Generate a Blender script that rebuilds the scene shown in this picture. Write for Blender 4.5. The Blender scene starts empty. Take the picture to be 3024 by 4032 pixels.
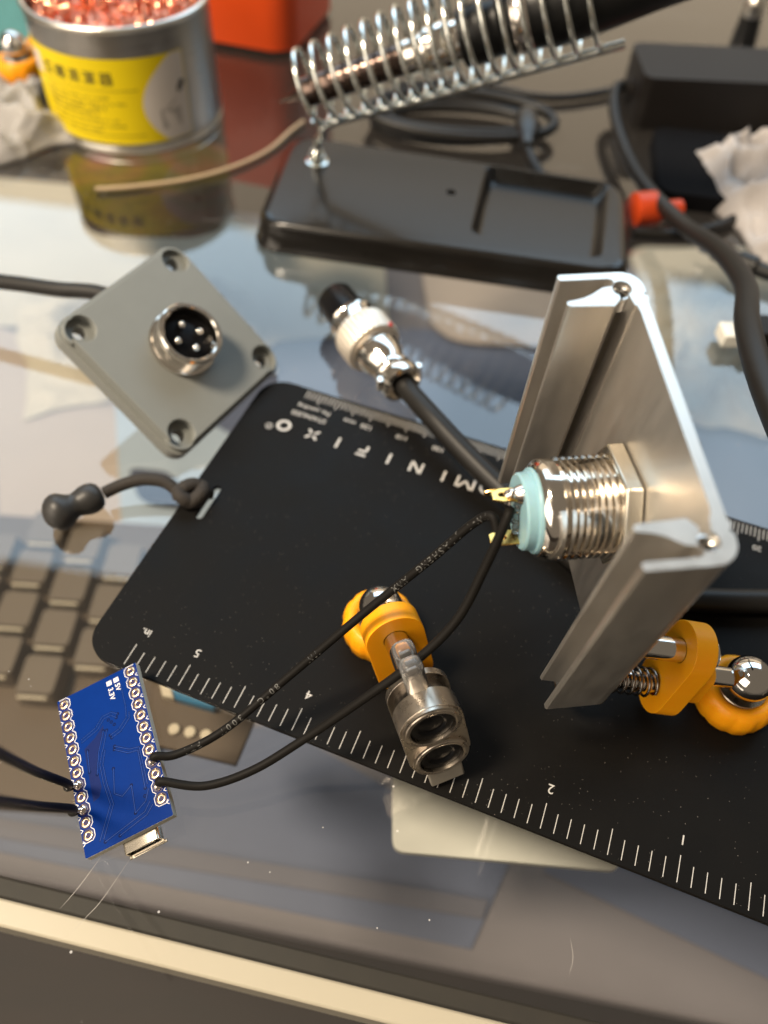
import bpy, math, random
from mathutils import Vector, Matrix, noise
from mathutils.geometry import tessellate_polygon

random.seed(7)
SC = bpy.context.scene
COL = SC.collection
MM = 0.001
R = math.radians
V = Vector

# ------------------------------------------------------------------ camera
cam = bpy.data.cameras.new('camera'); camo = bpy.data.objects.new('camera', cam); COL.objects.link(camo)
cam.sensor_fit = 'HORIZONTAL'; cam.sensor_width = 36.0; cam.lens = 3180 / 3024 * 36
cam.clip_start = 0.005; cam.clip_end = 50
TILT, ROLL, CAMZ = R(52.614), R(3.7827), 155.19
_f = V((0, math.cos(TILT), -math.sin(TILT))); _r = V((1, 0, 0)); _u = _r.cross(_f)
_r2 = _r * math.cos(ROLL) + _u * math.sin(ROLL); _u2 = -_r * math.sin(ROLL) + _u * math.cos(ROLL)
camo.matrix_world = Matrix(((_r2.x, _u2.x, -_f.x, 0), (_r2.y, _u2.y, -_f.y, 0), (_r2.z, _u2.z, -_f.z, CAMZ * MM), (0, 0, 0, 1)))
cam.dof.use_dof = True; cam.dof.focus_distance = 0.147; cam.dof.aperture_fstop = 13.5
SC.camera = camo
SC.render.engine = 'CYCLES'
SC.cycles.use_denoising = True
SC.cycles.max_bounces = 10; SC.cycles.transparent_max_bounces = 16
SC.cycles.caustics_reflective = False; SC.cycles.caustics_refractive = False
SC.cycles.sample_clamp_indirect = 6.0
# ------------------------------------------------------------------ light
world = bpy.data.worlds.new('World'); SC.world = world; world.use_nodes = True
bg = world.node_tree.nodes['Background']
bg.inputs['Color'].default_value = (0.82, 0.68, 0.52, 1); bg.inputs['Strength'].default_value = 0.12


def area(name, loc, target, sx, sy, power, col, shape='RECTANGLE'):
    l = bpy.data.lights.new(name, 'AREA'); l.shape = shape; l.size = sx
    if shape in ('RECTANGLE', 'ELLIPSE'): l.size_y = sy
    l.energy = power; l.color = col
    o = bpy.data.objects.new(name, l); COL.objects.link(o)
    o.location = loc
    o.rotation_euler = (V(target) - V(loc)).to_track_quat('-Z', 'Y').to_euler()
    return o


area('window_light', (0.10, 1.20, 1.15), (0.0, 0.12, 0), 2.3, 0.8, 10.0, (0.58, 0.80, 1.0))
area('back_wall_glow', (0.15, 2.1, 0.72), (0.0, 0.2, 0.05), 3.2, 0.95, 3.8, (1.0, 0.79, 0.54))
area('fill_light', (-1.05, -0.75, 0.70), (0, 0.12, 0), 1.2, 1.0, 8.0, (1.0, 0.86, 0.70))  # added soft fill near the camera, in place of wall bounce
area('ceiling_lamp', (-0.55, -0.05, 1.05), (0, 0.13, 0), 0.26, 0.26, 10.5, (1.0, 0.84, 0.64), 'DISK')
SC.view_settings.view_transform = 'Standard'; SC.view_settings.look = 'None'
SC.view_settings.exposure = 1.0; SC.view_settings.gamma = 1.0; SC.view_settings.use_curve_mapping = False


# ------------------------------------------------------------------ helpers
def frame(o, x, y, z):
    x, y, z, o = V(x), V(y), V(z), V(o)
    return Matrix(((x.x, y.x, z.x, o.x), (x.y, y.y, z.y, o.y), (x.z, y.z, z.z, o.z), (0, 0, 0, 1)))


def perp(a):
    a = V(a).normalized()
    h = V((0, 0, 1)) if abs(a.z) < 0.9 else V((1, 0, 0))
    x = h.cross(a).normalized()
    return x, a.cross(x)


def catmull(pts, n=8):
    P = [V(p) for p in pts]; P = [P[0] * 2 - P[1]] + P + [P[-1] * 2 - P[-2]]
    out = []
    for i in range(1, len(P) - 2):
        for k in range(n):
            t = k / n; a, b, c, d = P[i - 1], P[i], P[i + 1], P[i + 2]
            out.append(0.5 * ((2 * b) + (c - a) * t + (2 * a - 5 * b + 4 * c - d) * t * t + (3 * b - a - 3 * c + d) * t ** 3))
    out.append(P[-2]); return out


def circle2(cx, cy, r, n=24, a0=0.0, a1=2 * math.pi, end=False):
    m = n if not end else n + 1
    return [(cx + r * math.cos(a0 + (a1 - a0) * i / n), cy + r * math.sin(a0 + (a1 - a0) * i / n)) for i in range(m)]


def rrect(x0, x1, y0, y1, r, n=6):
    p = []
    for cx, cy, a in ((x1 - r, y0 + r, -90), (x1 - r, y1 - r, 0), (x0 + r, y1 - r, 90), (x0 + r, y0 + r, 180)):
        p += circle2(cx, cy, r, n, R(a), R(a + 90), True)
    return p


def stadium(w, h, n=14):
    r = w / 2; c = h / 2 - r
    return circle2(0, c, r, n, 0, math.pi, True) + circle2(0, -c, r, n, math.pi, 2 * math.pi, True)


class MB:
    def __init__(s): s.v = []; s.f = []

    def add(s, vs, fs):
        b = len(s.v); s.v += [V(v) for v in vs]; s.f += [tuple(i + b for i in f) for f in fs]; return s

    def box(s, x0, x1, y0, y1, z0, z1):
        return s.add([(x0, y0, z0), (x1, y0, z0), (x1, y1, z0), (x0, y1, z0), (x0, y0, z1), (x1, y0, z1), (x1, y1, z1), (x0, y1, z1)],
                     [(0, 3, 2, 1), (4, 5, 6, 7), (0, 1, 5, 4), (1, 2, 6, 5), (2, 3, 7, 6), (3, 0, 4, 7)])

    def rings(s, rr, cap=True, close=False):
        n = len(rr[0]); vs = [p for r in rr for p in r]; fs = []
        m = len(rr)
        for i in range(m if close else m - 1):
            for j in range(n):
                a = i * n + j; b = i * n + (j + 1) % n; c = ((i + 1) % m) * n
                fs.append((a, b, c + (j + 1) % n, c + j))
        if cap and not close:
            fs.append(tuple(range(n - 1, -1, -1))); fs.append(tuple((m - 1) * n + j for j in range(n)))
        return s.add(vs, fs)

    def lathe(s, prof, o=(0, 0, 0), a=(0, 0, 1), n=32, cap=True):
        o = V(o); a = V(a).normalized(); x, y = perp(a)
        return s.rings([[o + a * t + (x * math.cos(2 * math.pi * k / n) + y * math.sin(2 * math.pi * k / n)) * max(r, 1e-3) for k in range(n)] for t, r in prof], cap)

    def cyl(s, p0, p1, r, n=24, c=0.0):
        p0, p1 = V(p0), V(p1); L = (p1 - p0).length
        pr = [(0, r), (L, r)] if c == 0 else [(0, r - c), (c, r), (L - c, r), (L, r - c)]
        return s.lathe(pr, p0, p1 - p0, n)

    def tube(s, pts, r, n=10, cap=True):
        P = [V(p) for p in pts]; x = None; rr = []
        for i, p in enumerate(P):
            t = (P[min(i + 1, len(P) - 1)] - P[max(i - 1, 0)]).normalized()
            if x is None: x, _ = perp(t)
            x = (x - t * x.dot(t)).normalized(); y = t.cross(x)
            q = r[i] if isinstance(r, (list, tuple)) else r
            rr.append([p + (x * math.cos(2 * math.pi * k / n) + y * math.sin(2 * math.pi * k / n)) * q for k in range(n)])
        return s.rings(rr, cap)

    def prism(s, outer, holes, z0, z1, ngon=False):
        loops = [outer] + list(holes)
        tris = tessellate_polygon([[V((p[0], p[1], 0)) for p in l] for l in loops])
        flat = [p for l in loops for p in l]; n = len(flat)

        def ccw(t):
            a, b, c = (flat[i] for i in t)
            return (b[0] - a[0]) * (c[1] - a[1]) - (b[1] - a[1]) * (c[0] - a[0]) > 0
        tris = [t if ccw(t) else (t[0], t[2], t[1]) for t in tris]
        vs = [(p[0], p[1], z0) for p in flat] + [(p[0], p[1], z1) for p in flat]
        if not ngon: fs = [(t[0] + n, t[1] + n, t[2] + n) for t in tris] + [(t[2], t[1], t[0]) for t in tris]
        else:
            pos = sum(outer[i][0] * outer[(i + 1) % n][1] - outer[(i + 1) % n][0] * outer[i][1] for i in range(n)) > 0
            idx = list(range(n)) if pos else list(range(n - 1, -1, -1))
            fs = [tuple(i + n for i in idx), tuple(reversed(idx))]
        k = 0
        for li, l in enumerate(loops):
            m = len(l); ar = sum(l[i][0] * l[(i + 1) % m][1] - l[(i + 1) % m][0] * l[i][1] for i in range(m))
            flip = (ar < 0) != (li > 0)
            for i in range(m):
                a, b = k + i, k + (i + 1) % m
                fs.append((b, a, a + n, b + n) if flip else (a, b, b + n, a + n))
            k += m
        return s.add(vs, fs)

    def sphere(s, o, r, n=32, m=18):
        o = V(o)
        return s.rings([[o + V((r * math.sin(t) * math.cos(2 * math.pi * k / n), r * math.sin(t) * math.sin(2 * math.pi * k / n), -r * math.cos(t))) for k in range(n)]
                        for t in [max(0.02, min(math.pi - 0.02, math.pi * i / m)) for i in range(m + 1)]])

    def xf(s, M, start=0):
        for i in range(start, len(s.v)): s.v[i] = M @ s.v[i]
        return s

    def build(s, name, mat, parent=None, M=None, smooth=35, bev=0.0, seg=2):
        if M is not None: s.xf(M)
        me = bpy.data.meshes.new(name)
        me.from_pydata([tuple(v * MM) for v in s.v], [], s.f); me.validate(); me.update()
        me.materials.append(mat)
        if smooth:
            me.polygons.foreach_set('use_smooth', [True] * len(me.polygons)); me.set_sharp_from_angle(angle=R(smooth))
        o = bpy.data.objects.new(name, me); COL.objects.link(o)
        if parent is not None: o.parent = parent
        if bev:
            b = o.modifiers.new('edge', 'BEVEL'); b.width = bev * MM; b.segments = seg; b.limit_method = 'ANGLE'; b.angle_limit = R(40)
        return o


def text_mesh(s, string, size, M, spacing=1.0, depth=0.0, bold=0.0):
    cu = bpy.data.curves.new('t', 'FONT'); cu.body = string; cu.size = size; cu.align_x = 'CENTER'; cu.align_y = 'CENTER'
    cu.space_character = spacing; cu.resolution_u = 3; cu.extrude = depth; cu.offset = bold
    o = bpy.data.objects.new('t', cu); COL.objects.link(o)
    dg = bpy.context.evaluated_depsgraph_get(); dg.update()
    me = bpy.data.meshes.new_from_object(o.evaluated_get(dg))
    st = len(s.v); s.add([v.co.copy() for v in me.vertices], [tuple(p.vertices) for p in me.polygons])
    if M is not None: s.xf(M, st)
    bpy.data.objects.remove(o); bpy.data.curves.remove(cu); bpy.data.meshes.remove(me)
    return s


def thing(name, label, cat, loc=(0, 0, 0), M=None, group=None):
    o = bpy.data.objects.new(name, None); COL.objects.link(o); o.empty_display_size = 0.005
    if M is not None:
        M2 = M.copy(); M2.translation = M.translation * MM; o.matrix_world = M2
    else: o.location = V(loc) * MM
    return tag(o, label, cat, group)


def tag(o, label, cat=None, group=None, kind=None):
    o['label'] = label
    if cat: o['category'] = cat
    if group: o['group'] = group
    if kind: o['kind'] = kind
    return o


# ------------------------------------------------------------------ materials
def mat(name, col, rough=0.5, metal=0.0, var=0.0, nscale=300.0, bump=0.0, bscale=2000.0, bdist=0.05, rvar=0.0, spec=0.5, coat=0.0,
        trans=0.0, ior=1.45, sss=0.0, aniso=0.0, col2=None, stretch=None, detail=4.0):
    m = bpy.data.materials.new(name); m.use_nodes = True
    nt = m.node_tree; N = nt.nodes; L = nt.links; b = N['Principled BSDF']
    b.inputs['Base Color'].default_value = (*col, 1); b.inputs['Roughness'].default_value = rough; b.inputs['Metallic'].default_value = metal
    b.inputs['Specular IOR Level'].default_value = spec; b.inputs['Coat Weight'].default_value = coat
    b.inputs['Transmission Weight'].default_value = trans; b.inputs['IOR'].default_value = ior
    if sss:
        b.inputs['Subsurface Weight'].default_value = sss; b.inputs['Subsurface Radius'].default_value = (1.0, 0.5, 0.2); b.inputs['Subsurface Scale'].default_value = 0.0015
    tc = N.new('ShaderNodeTexCoord'); src = tc.outputs['Object']
    if stretch:
        mp = N.new('ShaderNodeMapping'); mp.inputs['Scale'].default_value = stretch; L.new(src, mp.inputs['Vector']); src = mp.outputs['Vector']
    if var or rvar or col2:
        n = N.new('ShaderNodeTexNoise'); n.inputs['Scale'].default_value = nscale; n.inputs['Detail'].default_value = detail; L.new(src, n.inputs['Vector'])
        if var or col2:
            mx = N.new('ShaderNodeMix'); mx.data_type = 'RGBA'; L.new(n.outputs['Fac'], mx.inputs[0])
            if col2: A, B = col, col2
            else: A, B = [c * (1 - var) for c in col], [min(1, c * (1 + var)) for c in col]
            mx.inputs[6].default_value = (*A, 1); mx.inputs[7].default_value = (*B, 1); L.new(mx.outputs[2], b.inputs['Base Color'])
        if rvar:
            mr = N.new('ShaderNodeMapRange'); mr.inputs['From Min'].default_value = .3; mr.inputs['From Max'].default_value = .7
            mr.inputs['To Min'].default_value = max(0.02, rough - rvar); mr.inputs['To Max'].default_value = min(1, rough + rvar)
            L.new(n.outputs['Fac'], mr.inputs['Value']); L.new(mr.outputs['Result'], b.inputs['Roughness'])
    if bump:
        n2 = N.new('ShaderNodeTexNoise'); n2.inputs['Scale'].default_value = bscale; n2.inputs['Detail'].default_value = 3; L.new(src, n2.inputs['Vector'])
        bp = N.new('ShaderNodeBump'); bp.inputs['Strength'].default_value = bump; bp.inputs['Distance'].default_value = bdist * MM
        L.new(n2.outputs['Fac'], bp.inputs['Height']); L.new(bp.outputs['Normal'], b.inputs['Normal'])
    return m


def speck_mat(name, col, rough, dust, dscale, thr, metal=0.0, bump=0.3, fine=9000):
    """powder-coated sheet with scattered pale dust specks"""
    m = mat(name, col, rough, metal, var=0.25, nscale=60, bump=bump, bscale=fine, bdist=0.02, rvar=0.08)
    nt = m.node_tree; N = nt.nodes; L = nt.links; b = N['Principled BSDF']
    tc = N.new('ShaderNodeTexCoord'); vo = N.new('ShaderNodeTexVoronoi'); vo.inputs['Scale'].default_value = dscale; L.new(tc.outputs['Object'], vo.inputs['Vector'])
    sz = N.new('ShaderNodeTexNoise'); sz.inputs['Scale'].default_value = 40; L.new(tc.outputs['Object'], sz.inputs['Vector'])
    mu = N.new('ShaderNodeMath'); mu.operation = 'MULTIPLY'; mu.inputs[1].default_value = thr * 2; L.new(sz.outputs['Fac'], mu.inputs[0])
    lt = N.new('ShaderNodeMath'); lt.operation = 'LESS_THAN'; L.new(vo.outputs['Distance'], lt.inputs[0]); L.new(mu.outputs[0], lt.inputs[1])
    sep = N.new('ShaderNodeSeparateColor'); L.new(vo.outputs['Color'], sep.inputs[0])
    g = N.new('ShaderNodeMath'); g.operation = 'GREATER_THAN'; g.inputs[1].default_value = 0.80; L.new(sep.outputs[0], g.inputs[0])
    f = N.new('ShaderNodeMath'); f.operation = 'MULTIPLY'; L.new(lt.outputs[0], f.inputs[0]); L.new(g.outputs[0], f.inputs[1])
    f2 = N.new('ShaderNodeMath'); f2.operation = 'MULTIPLY'; f2.inputs[1].default_value = 0.6; L.new(f.outputs[0], f2.inputs[0])
    mx = N.new('ShaderNodeMix'); mx.data_type = 'RGBA'; L.new(f2.outputs[0], mx.inputs[0]); mx.inputs[7].default_value = (*dust, 1)
    old = b.inputs['Base Color'].links
    if old: L.new(old[0].from_socket, mx.inputs[6])
    else: mx.inputs[6].default_value = (*col, 1)
    L.new(mx.outputs[2], b.inputs['Base Color'])
    return m


M_RULER = speck_mat('black_coated_steel', (0.0048, 0.0044, 0.0040), 0.52, (0.20, 0.18, 0.16), 1500, 0.10)
M_RULER.node_tree.nodes['Principled BSDF'].inputs['Specular IOR Level'].default_value = 0.12
M_MARK = mat('engraved_steel', (0.50, 0.48, 0.45), 0.5, 0.0, var=0.25, nscale=900)
M_EDGE = mat('bare_steel_edge', (0.35, 0.33, 0.30), 0.35, 1.0, var=0.3, nscale=800)
M_ALU = mat('extruded_aluminium', (0.66, 0.63, 0.585), 0.36, 0.88, var=0.07, nscale=500, bump=0.22, bscale=5200, bdist=0.012, rvar=0.04, stretch=(1, 1, 0.25))
M_CHROME = mat('nickel_plate', (0.84, 0.79, 0.72), 0.11, 1.0, rvar=0.04, nscale=500)
M_STEEL = mat('polished_steel', (0.70, 0.68, 0.65), 0.08, 1.0, rvar=0.03, nscale=600)
M_STEELB = mat('machined_steel', (0.50, 0.44, 0.37), 0.30, 1.0, var=0.06, nscale=500, rvar=0.06, bump=0.05, bscale=3000, bdist=0.02)
M_NUT = mat('brass_nickel_nut', (0.82, 0.76, 0.64), 0.26, 1.0, var=0.08, nscale=400, stretch=(1, 1, 12))
M_KNURL = mat('knurled_nickel', (0.80, 0.73, 0.63), 0.46, 0.85, var=0.08, nscale=500)
M_GOLD = mat('gold_plate', (0.85, 0.56, 0.17), 0.22, 1.0, var=0.15, nscale=800)
M_SOLDER = mat('solder', (0.80, 0.72, 0.66), 0.14, 1.0, var=0.1, nscale=800)
M_CYAN = mat('pale_cyan_epoxy', (0.27, 0.46, 0.52), 0.36, var=0.06, nscale=500, sss=0.25)
M_FLUX = mat('clear_flux', (0.75, 0.80, 0.80), 0.15, trans=0.9, ior=1.4)
M_WIRE = mat('black_pvc_wire', (0.009, 0.008, 0.007), 0.55, var=0.2, nscale=500, spec=0.12, bump=0.12, bscale=1500, bdist=0.03)
M_CABLE = mat('black_rubber_cable', (0.011, 0.010, 0.009), 0.45, spec=0.35, var=0.2, nscale=300, bump=0.1, bscale=1500, bdist=0.04)
M_PRINT = mat('grey_wire_print', (0.095, 0.095, 0.09), 0.5, var=0.4, nscale=1500)
M_ORANGE = mat('yellow_orange_resin', (0.98, 0.37, 0.006), 0.40, var=0.05, nscale=300, sss=0.30, spec=0.35, bump=0.06, bscale=1800, bdist=0.03)
M_SILI = mat('clear_silicone', (0.90, 0.90, 0.90), 0.20, trans=0.92, ior=1.25, bump=0.06, bscale=1200, bdist=0.04)
M_CORE = mat('grey_core_pin', (0.42, 0.39, 0.37), 0.4, 0.4, var=0.1)
M_TAB = mat('frosted_grey_silicone', (0.34, 0.31, 0.26), 0.55, var=0.08, nscale=400, trans=0.2)
M_BLACKP = mat('black_plastic', (0.012, 0.012, 0.012), 0.35, var=0.2, nscale=300)
M_SPRINGB = mat('dark_spring_steel', (0.20, 0.18, 0.16), 0.25, 1.0)
M_PCB = mat('blue_solder_mask', (0.0012, 0.024, 0.165), 0.24, var=0.15, nscale=150, spec=0.16, bump=0.05, bscale=900, bdist=0.03)
M_PCBT = mat('blue_trace_ridge', (0.0008, 0.009, 0.06), 0.24, spec=0.3)
M_PCBL = mat('blue_trace_light', (0.004, 0.045, 0.26), 0.3, spec=0.3)
M_PCBP = mat('dark_copper_pour', (0.001, 0.012, 0.095), 0.34, spec=0.2)
M_PCBD = mat('dark_mask_over_pads', (0.022, 0.016, 0.080), 0.35, var=0.2, nscale=600)
M_FR4 = mat('fr4_board_edge', (0.52, 0.50, 0.42), 0.7, var=0.25, nscale=1500, bump=0.4, bscale=3000, bdist=0.05)
M_SILK = mat('white_silkscreen', (0.78, 0.76, 0.74), 0.55, var=0.1, nscale=900)
M_PAD = mat('tinned_gold_pad', (0.80, 0.62, 0.42), 0.25, 1.0, var=0.12, nscale=900)
M_USB = mat('usb_shell_steel', (0.74, 0.68, 0.58), 0.22, 1.0, var=0.08, nscale=500)
M_GREY = mat('grey_printed_resin', (0.225, 0.235, 0.222), 0.46, var=0.05, nscale=200, bump=0.10, bscale=2200, bdist=0.03)
M_PLUGB = mat('black_bakelite', (0.005, 0.005, 0.006), 0.28, var=0.2, spec=0.18)
M_RED = mat('red_paint_dot', (0.5, 0.02, 0.02), 0.4)
M_CORD = mat('black_braided_cord', (0.026, 0.021, 0.017), 0.75, var=0.5, nscale=2500, bump=1.0, bscale=2200, bdist=0.25)
M_BEAD = mat('matt_black_rubber', (0.028, 0.027, 0.026), 0.42, var=0.15, nscale=400, bump=0.08, bscale=2000)
M_TIN = mat('brushed_tin', (0.42, 0.40, 0.37), 0.33, 1.0, var=0.12, nscale=40, stretch=(1, 1, 30), rvar=0.06)
M_RIM = mat('rolled_tin_rim', (0.80, 0.76, 0.68), 0.28, 1.0)
M_YEL = mat('yellow_label_paper', (0.86, 0.66, 0.005), 0.45, var=0.05, nscale=80)
M_YELD = mat('olive_label_print', (0.36, 0.27, 0.01), 0.5, var=0.25, nscale=500)
M_LWHITE = mat('white_label_paper', (0.72, 0.66, 0.60), 0.5, var=0.05, nscale=100)
M_LGREY = mat('grey_label_print', (0.45, 0.41, 0.37), 0.5, var=0.2, nscale=200)
M_INK = mat('black_label_ink', (0.02, 0.018, 0.012), 0.5)
M_COPPER = mat('copper_shavings', (0.86, 0.38, 0.24), 0.22, 1.0, var=0.15, nscale=500)
M_OBOX = mat('orange_red_plastic', (0.80, 0.085, 0.012), 0.38, var=0.08, nscale=60, bump=0.08, bscale=900)
M_BASE = mat('black_painted_metal', (0.009, 0.008, 0.007), 0.22, 0.0, spec=0.38, var=0.15, nscale=120, bump=0.10, bscale=3500, bdist=0.03, coat=0.12)
M_ZINC = mat('zinc_plated_wire', (0.74, 0.76, 0.72), 0.20, 1.0, var=0.12, nscale=200)
M_SHAFT = mat('heat_darkened_shaft', (0.10, 0.075, 0.075), 0.20, 1.0, col2=(0.17, 0.12, 0.09), nscale=30)
M_HANDLE = mat('black_iron_handle', (0.007, 0.007, 0.007), 0.38, var=0.2, spec=0.3)
M_BRICK = mat('dark_adapter_plastic', (0.011, 0.009, 0.008), 0.50, spec=0.25, var=0.15, nscale=200, bump=0.1, bscale=2500)
M_TEAL = mat('teal_plastic', (0.20, 0.55, 0.58), 0.4, var=0.1)
M_TAN = mat('tan_wire_jacket', (0.42, 0.31, 0.19), 0.45, var=0.1)
M_BAG = mat('clear_plastic_bag', (0.80, 0.78, 0.76), 0.12, trans=0.55, ior=1.12, var=0.1, nscale=30)
M_BAGW = mat('milky_plastic_bag', (0.66, 0.62, 0.60), 0.16, trans=0.35, ior=1.12, var=0.15, nscale=40)
M_STOP = mat('deep_orange_rubber', (0.50, 0.05, 0.008), 0.45, var=0.1)
M_MAUVE = mat('mauve_reflection_film', (0.14, 0.138, 0.165), 0.5, var=0.08, nscale=30)
M_ADREFL = mat('adapter_reflection_black', (0.006, 0.006, 0.007), 0.9, spec=0.08, var=0.3, nscale=900)
M_GREEN = mat('green_terminal', (0.004, 0.085, 0.02), 0.4)
M_FLOOR = mat('dark_wood_floor', (0.010, 0.007, 0.004), 0.6, col2=(0.030, 0.015, 0.008), nscale=8, stretch=(1, 6, 1))
M_TRAY = mat('grey_shelf_laminate', (0.20, 0.182, 0.19), 0.5, var=0.1, nscale=40)
M_RAIL = mat('cream_painted_rail', (0.74, 0.67, 0.54), 0.35, var=0.06, nscale=30, bump=0.1, bscale=800)
M_SEAL = mat('dark_rubber_gasket', (0.012, 0.010, 0.007), 0.6, col2=(0.030, 0.024, 0.016), nscale=180, bump=0.3, bscale=1500)
M_KEY = mat('taupe_keycap', (0.16, 0.125, 0.09), 0.45, var=0.08, nscale=60)
M_KBASE = mat('brown_keyboard_deck', (0.115, 0.08, 0.05), 0.5, var=0.1, nscale=60)
M_KSTRIP = mat('ivory_key_highlight_and_trim', (0.72, 0.62, 0.46), 0.4)
M_WPAD = mat('white_pad', (0.84, 0.83, 0.75), 0.4, var=0.03)
M_CREAM = mat('cream_sheet', (0.60, 0.535, 0.42), 0.6, var=0.10, nscale=25, bump=0.5, bscale=60, bdist=2)
M_PINKP = mat('pinkish_card', (0.50, 0.415, 0.35), 0.5, var=0.08, nscale=25)
M_BLUEP = mat('blue_reflection_film', (0.13, 0.15, 0.215), 0.35, var=0.18, nscale=16)
M_NAVY = mat('navy_cloth', (0.035, 0.045, 0.085), 0.8, var=0.2, nscale=60)
M_PALEB = mat('pale_blue_veil', (0.42, 0.50, 0.58), 0.45, var=0.08, nscale=30)
M_BLUEC = mat('blue_component', (0.02, 0.16, 0.30), 0.35)


def tin_reflection_material():
    m = mat('tin_reflection_patch', (0.2, 0.16, 0.03), 0.4)
    nt = m.node_tree; N = nt.nodes; L = nt.links; b = N['Principled BSDF']
    tc = N.new('ShaderNodeTexCoord'); n = N.new('ShaderNodeTexNoise'); n.inputs['Scale'].default_value = 26; n.inputs['Detail'].default_value = 1; L.new(tc.outputs['Object'], n.inputs['Vector'])
    r = N.new('ShaderNodeValToRGB'); L.new(n.outputs['Fac'], r.inputs[0])
    e = r.color_ramp.elements
    e[0].position = 0.30; e[0].color = (0.035, 0.035, 0.010, 1); e[1].position = 0.72; e[1].color = (0.26, 0.06, 0.07, 1)
    for p, c in ((0.42, (0.12, 0.10, 0.01, 1)), (0.50, (0.19, 0.08, 0.03, 1)), (0.58, (0.10, 0.08, 0.015, 1))):
        q = e.new(p); q.color = c
    L.new(r.outputs[0], b.inputs['Base Color'])
    return m


M_TINREFL = tin_reflection_material()


def glass_material():
    """window-glass sheet: mirror reflection by Fresnel over a clear, faintly tinted body, with dust and fine scratches"""
    m = bpy.data.materials.new('table_glass'); m.use_nodes = True
    nt = m.node_tree; N = nt.nodes; L = nt.links; N.remove(N['Principled BSDF']); out = N['Material Output']
    tr = N.new('ShaderNodeBsdfTransparent'); tr.inputs[0].default_value = (0.985, 0.99, 0.985, 1)
    gl = N.new('ShaderNodeBsdfGlossy'); gl.inputs['Roughness'].default_value = 0.0
    tcs = N.new('ShaderNodeTexCoord'); ns = N.new('ShaderNodeTexNoise'); ns.inputs['Scale'].default_value = 22; ns.inputs['Detail'].default_value = 6; ns.inputs['Distortion'].default_value = 1.2; nt.links.new(tcs.outputs['Object'], ns.inputs['Vector'])
    ms = N.new('ShaderNodeMapRange'); ms.inputs['From Min'].default_value = 0.50; ms.inputs['From Max'].default_value = 0.72; ms.inputs['To Max'].default_value = 0.09; nt.links.new(ns.outputs['Fac'], ms.inputs['Value']); nt.links.new(ms.outputs[0], gl.inputs['Roughness'])
    fr = N.new('ShaderNodeFresnel'); fr.inputs['IOR'].default_value = 1.52
    mu = N.new('ShaderNodeMath'); mu.operation = 'MULTIPLY'; mu.inputs[1].default_value = 1.85; mu.use_clamp = True; L.new(fr.outputs[0], mu.inputs[0])
    mx = N.new('ShaderNodeMixShader'); L.new(mu.outputs[0], mx.inputs[0]); L.new(tr.outputs[0], mx.inputs[1]); L.new(gl.outputs[0], mx.inputs[2])
    df = N.new('ShaderNodeBsdfDiffuse'); df.inputs[0].default_value = (0.75, 0.73, 0.70, 1)
    tc = N.new('ShaderNodeTexCoord')
    vo = N.new('ShaderNodeTexVoronoi'); vo.inputs['Scale'].default_value = 210; L.new(tc.outputs['Object'], vo.inputs['Vector'])
    no = N.new('ShaderNodeTexNoise'); no.inputs['Scale'].default_value = 30; no.inputs['Detail'].default_value = 4; L.new(tc.outputs['Object'], no.inputs['Vector'])
    th = N.new('ShaderNodeMapRange'); th.inputs['From Min'].default_value = 0.40; th.inputs['From Max'].default_value = 0.78; th.inputs['To Min'].default_value = 0.0; th.inputs['To Max'].default_value = 0.11
    L.new(no.outputs['Fac'], th.inputs['Value'])
    lt = N.new('ShaderNodeMath'); lt.operation = 'LESS_THAN'; L.new(vo.outputs['Distance'], lt.inputs[0]); L.new(th.outputs[0], lt.inputs[1])
    # long fine scratches: thin bands of a stretched noise
    mp = N.new('ShaderNodeMapping'); mp.inputs['Rotation'].default_value = (0, 0, R(50)); mp.inputs['Scale'].default_value = (14, 600, 1); L.new(tc.outputs['Object'], mp.inputs['Vector'])
    n3 = N.new('ShaderNodeTexNoise'); n3.inputs['Scale'].default_value = 1.0; n3.inputs['Detail'].default_value = 2; L.new(mp.outputs[0], n3.inputs['Vector'])
    gt = N.new('ShaderNodeMath'); gt.operation = 'GREATER_THAN'; gt.inputs[1].default_value = 0.735; L.new(n3.outputs['Fac'], gt.inputs[0])
    sc2 = N.new('ShaderNodeMath'); sc2.operation = 'MULTIPLY'; sc2.inputs[1].default_value = 0.15; L.new(gt.outputs[0], sc2.inputs[0])
    l2 = N.new('ShaderNodeMath'); l2.operation = 'MULTIPLY'; l2.inputs[1].default_value = 0.5; L.new(lt.outputs[0], l2.inputs[0])
    ad = N.new('ShaderNodeMath'); ad.operation = 'MAXIMUM'; L.new(sc2.outputs[0], ad.inputs[0]); L.new(l2.outputs[0], ad.inputs[1])
    ha = N.new('ShaderNodeMath'); ha.operation = 'ADD'; ha.inputs[1].default_value = 0.012; ha.use_clamp = True; L.new(ad.outputs[0], ha.inputs[0])
    m2 = N.new('ShaderNodeMixShader'); L.new(ha.outputs[0], m2.inputs[0]); L.new(mx.outputs[0], m2.inputs[1]); L.new(df.outputs[0], m2.inputs[2])
    L.new(m2.outputs[0], out.inputs['Surface'])
    return m


def glass_back():
    m = bpy.data.materials.new('table_glass_underside'); m.use_nodes = True
    nt = m.node_tree; N = nt.nodes; N.remove(N['Principled BSDF'])
    tr = N.new('ShaderNodeBsdfTransparent'); tr.inputs[0].default_value = (0.985, 0.99, 0.985, 1)
    nt.links.new(tr.outputs[0], N['Material Output'].inputs['Surface'])
    return m


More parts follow.
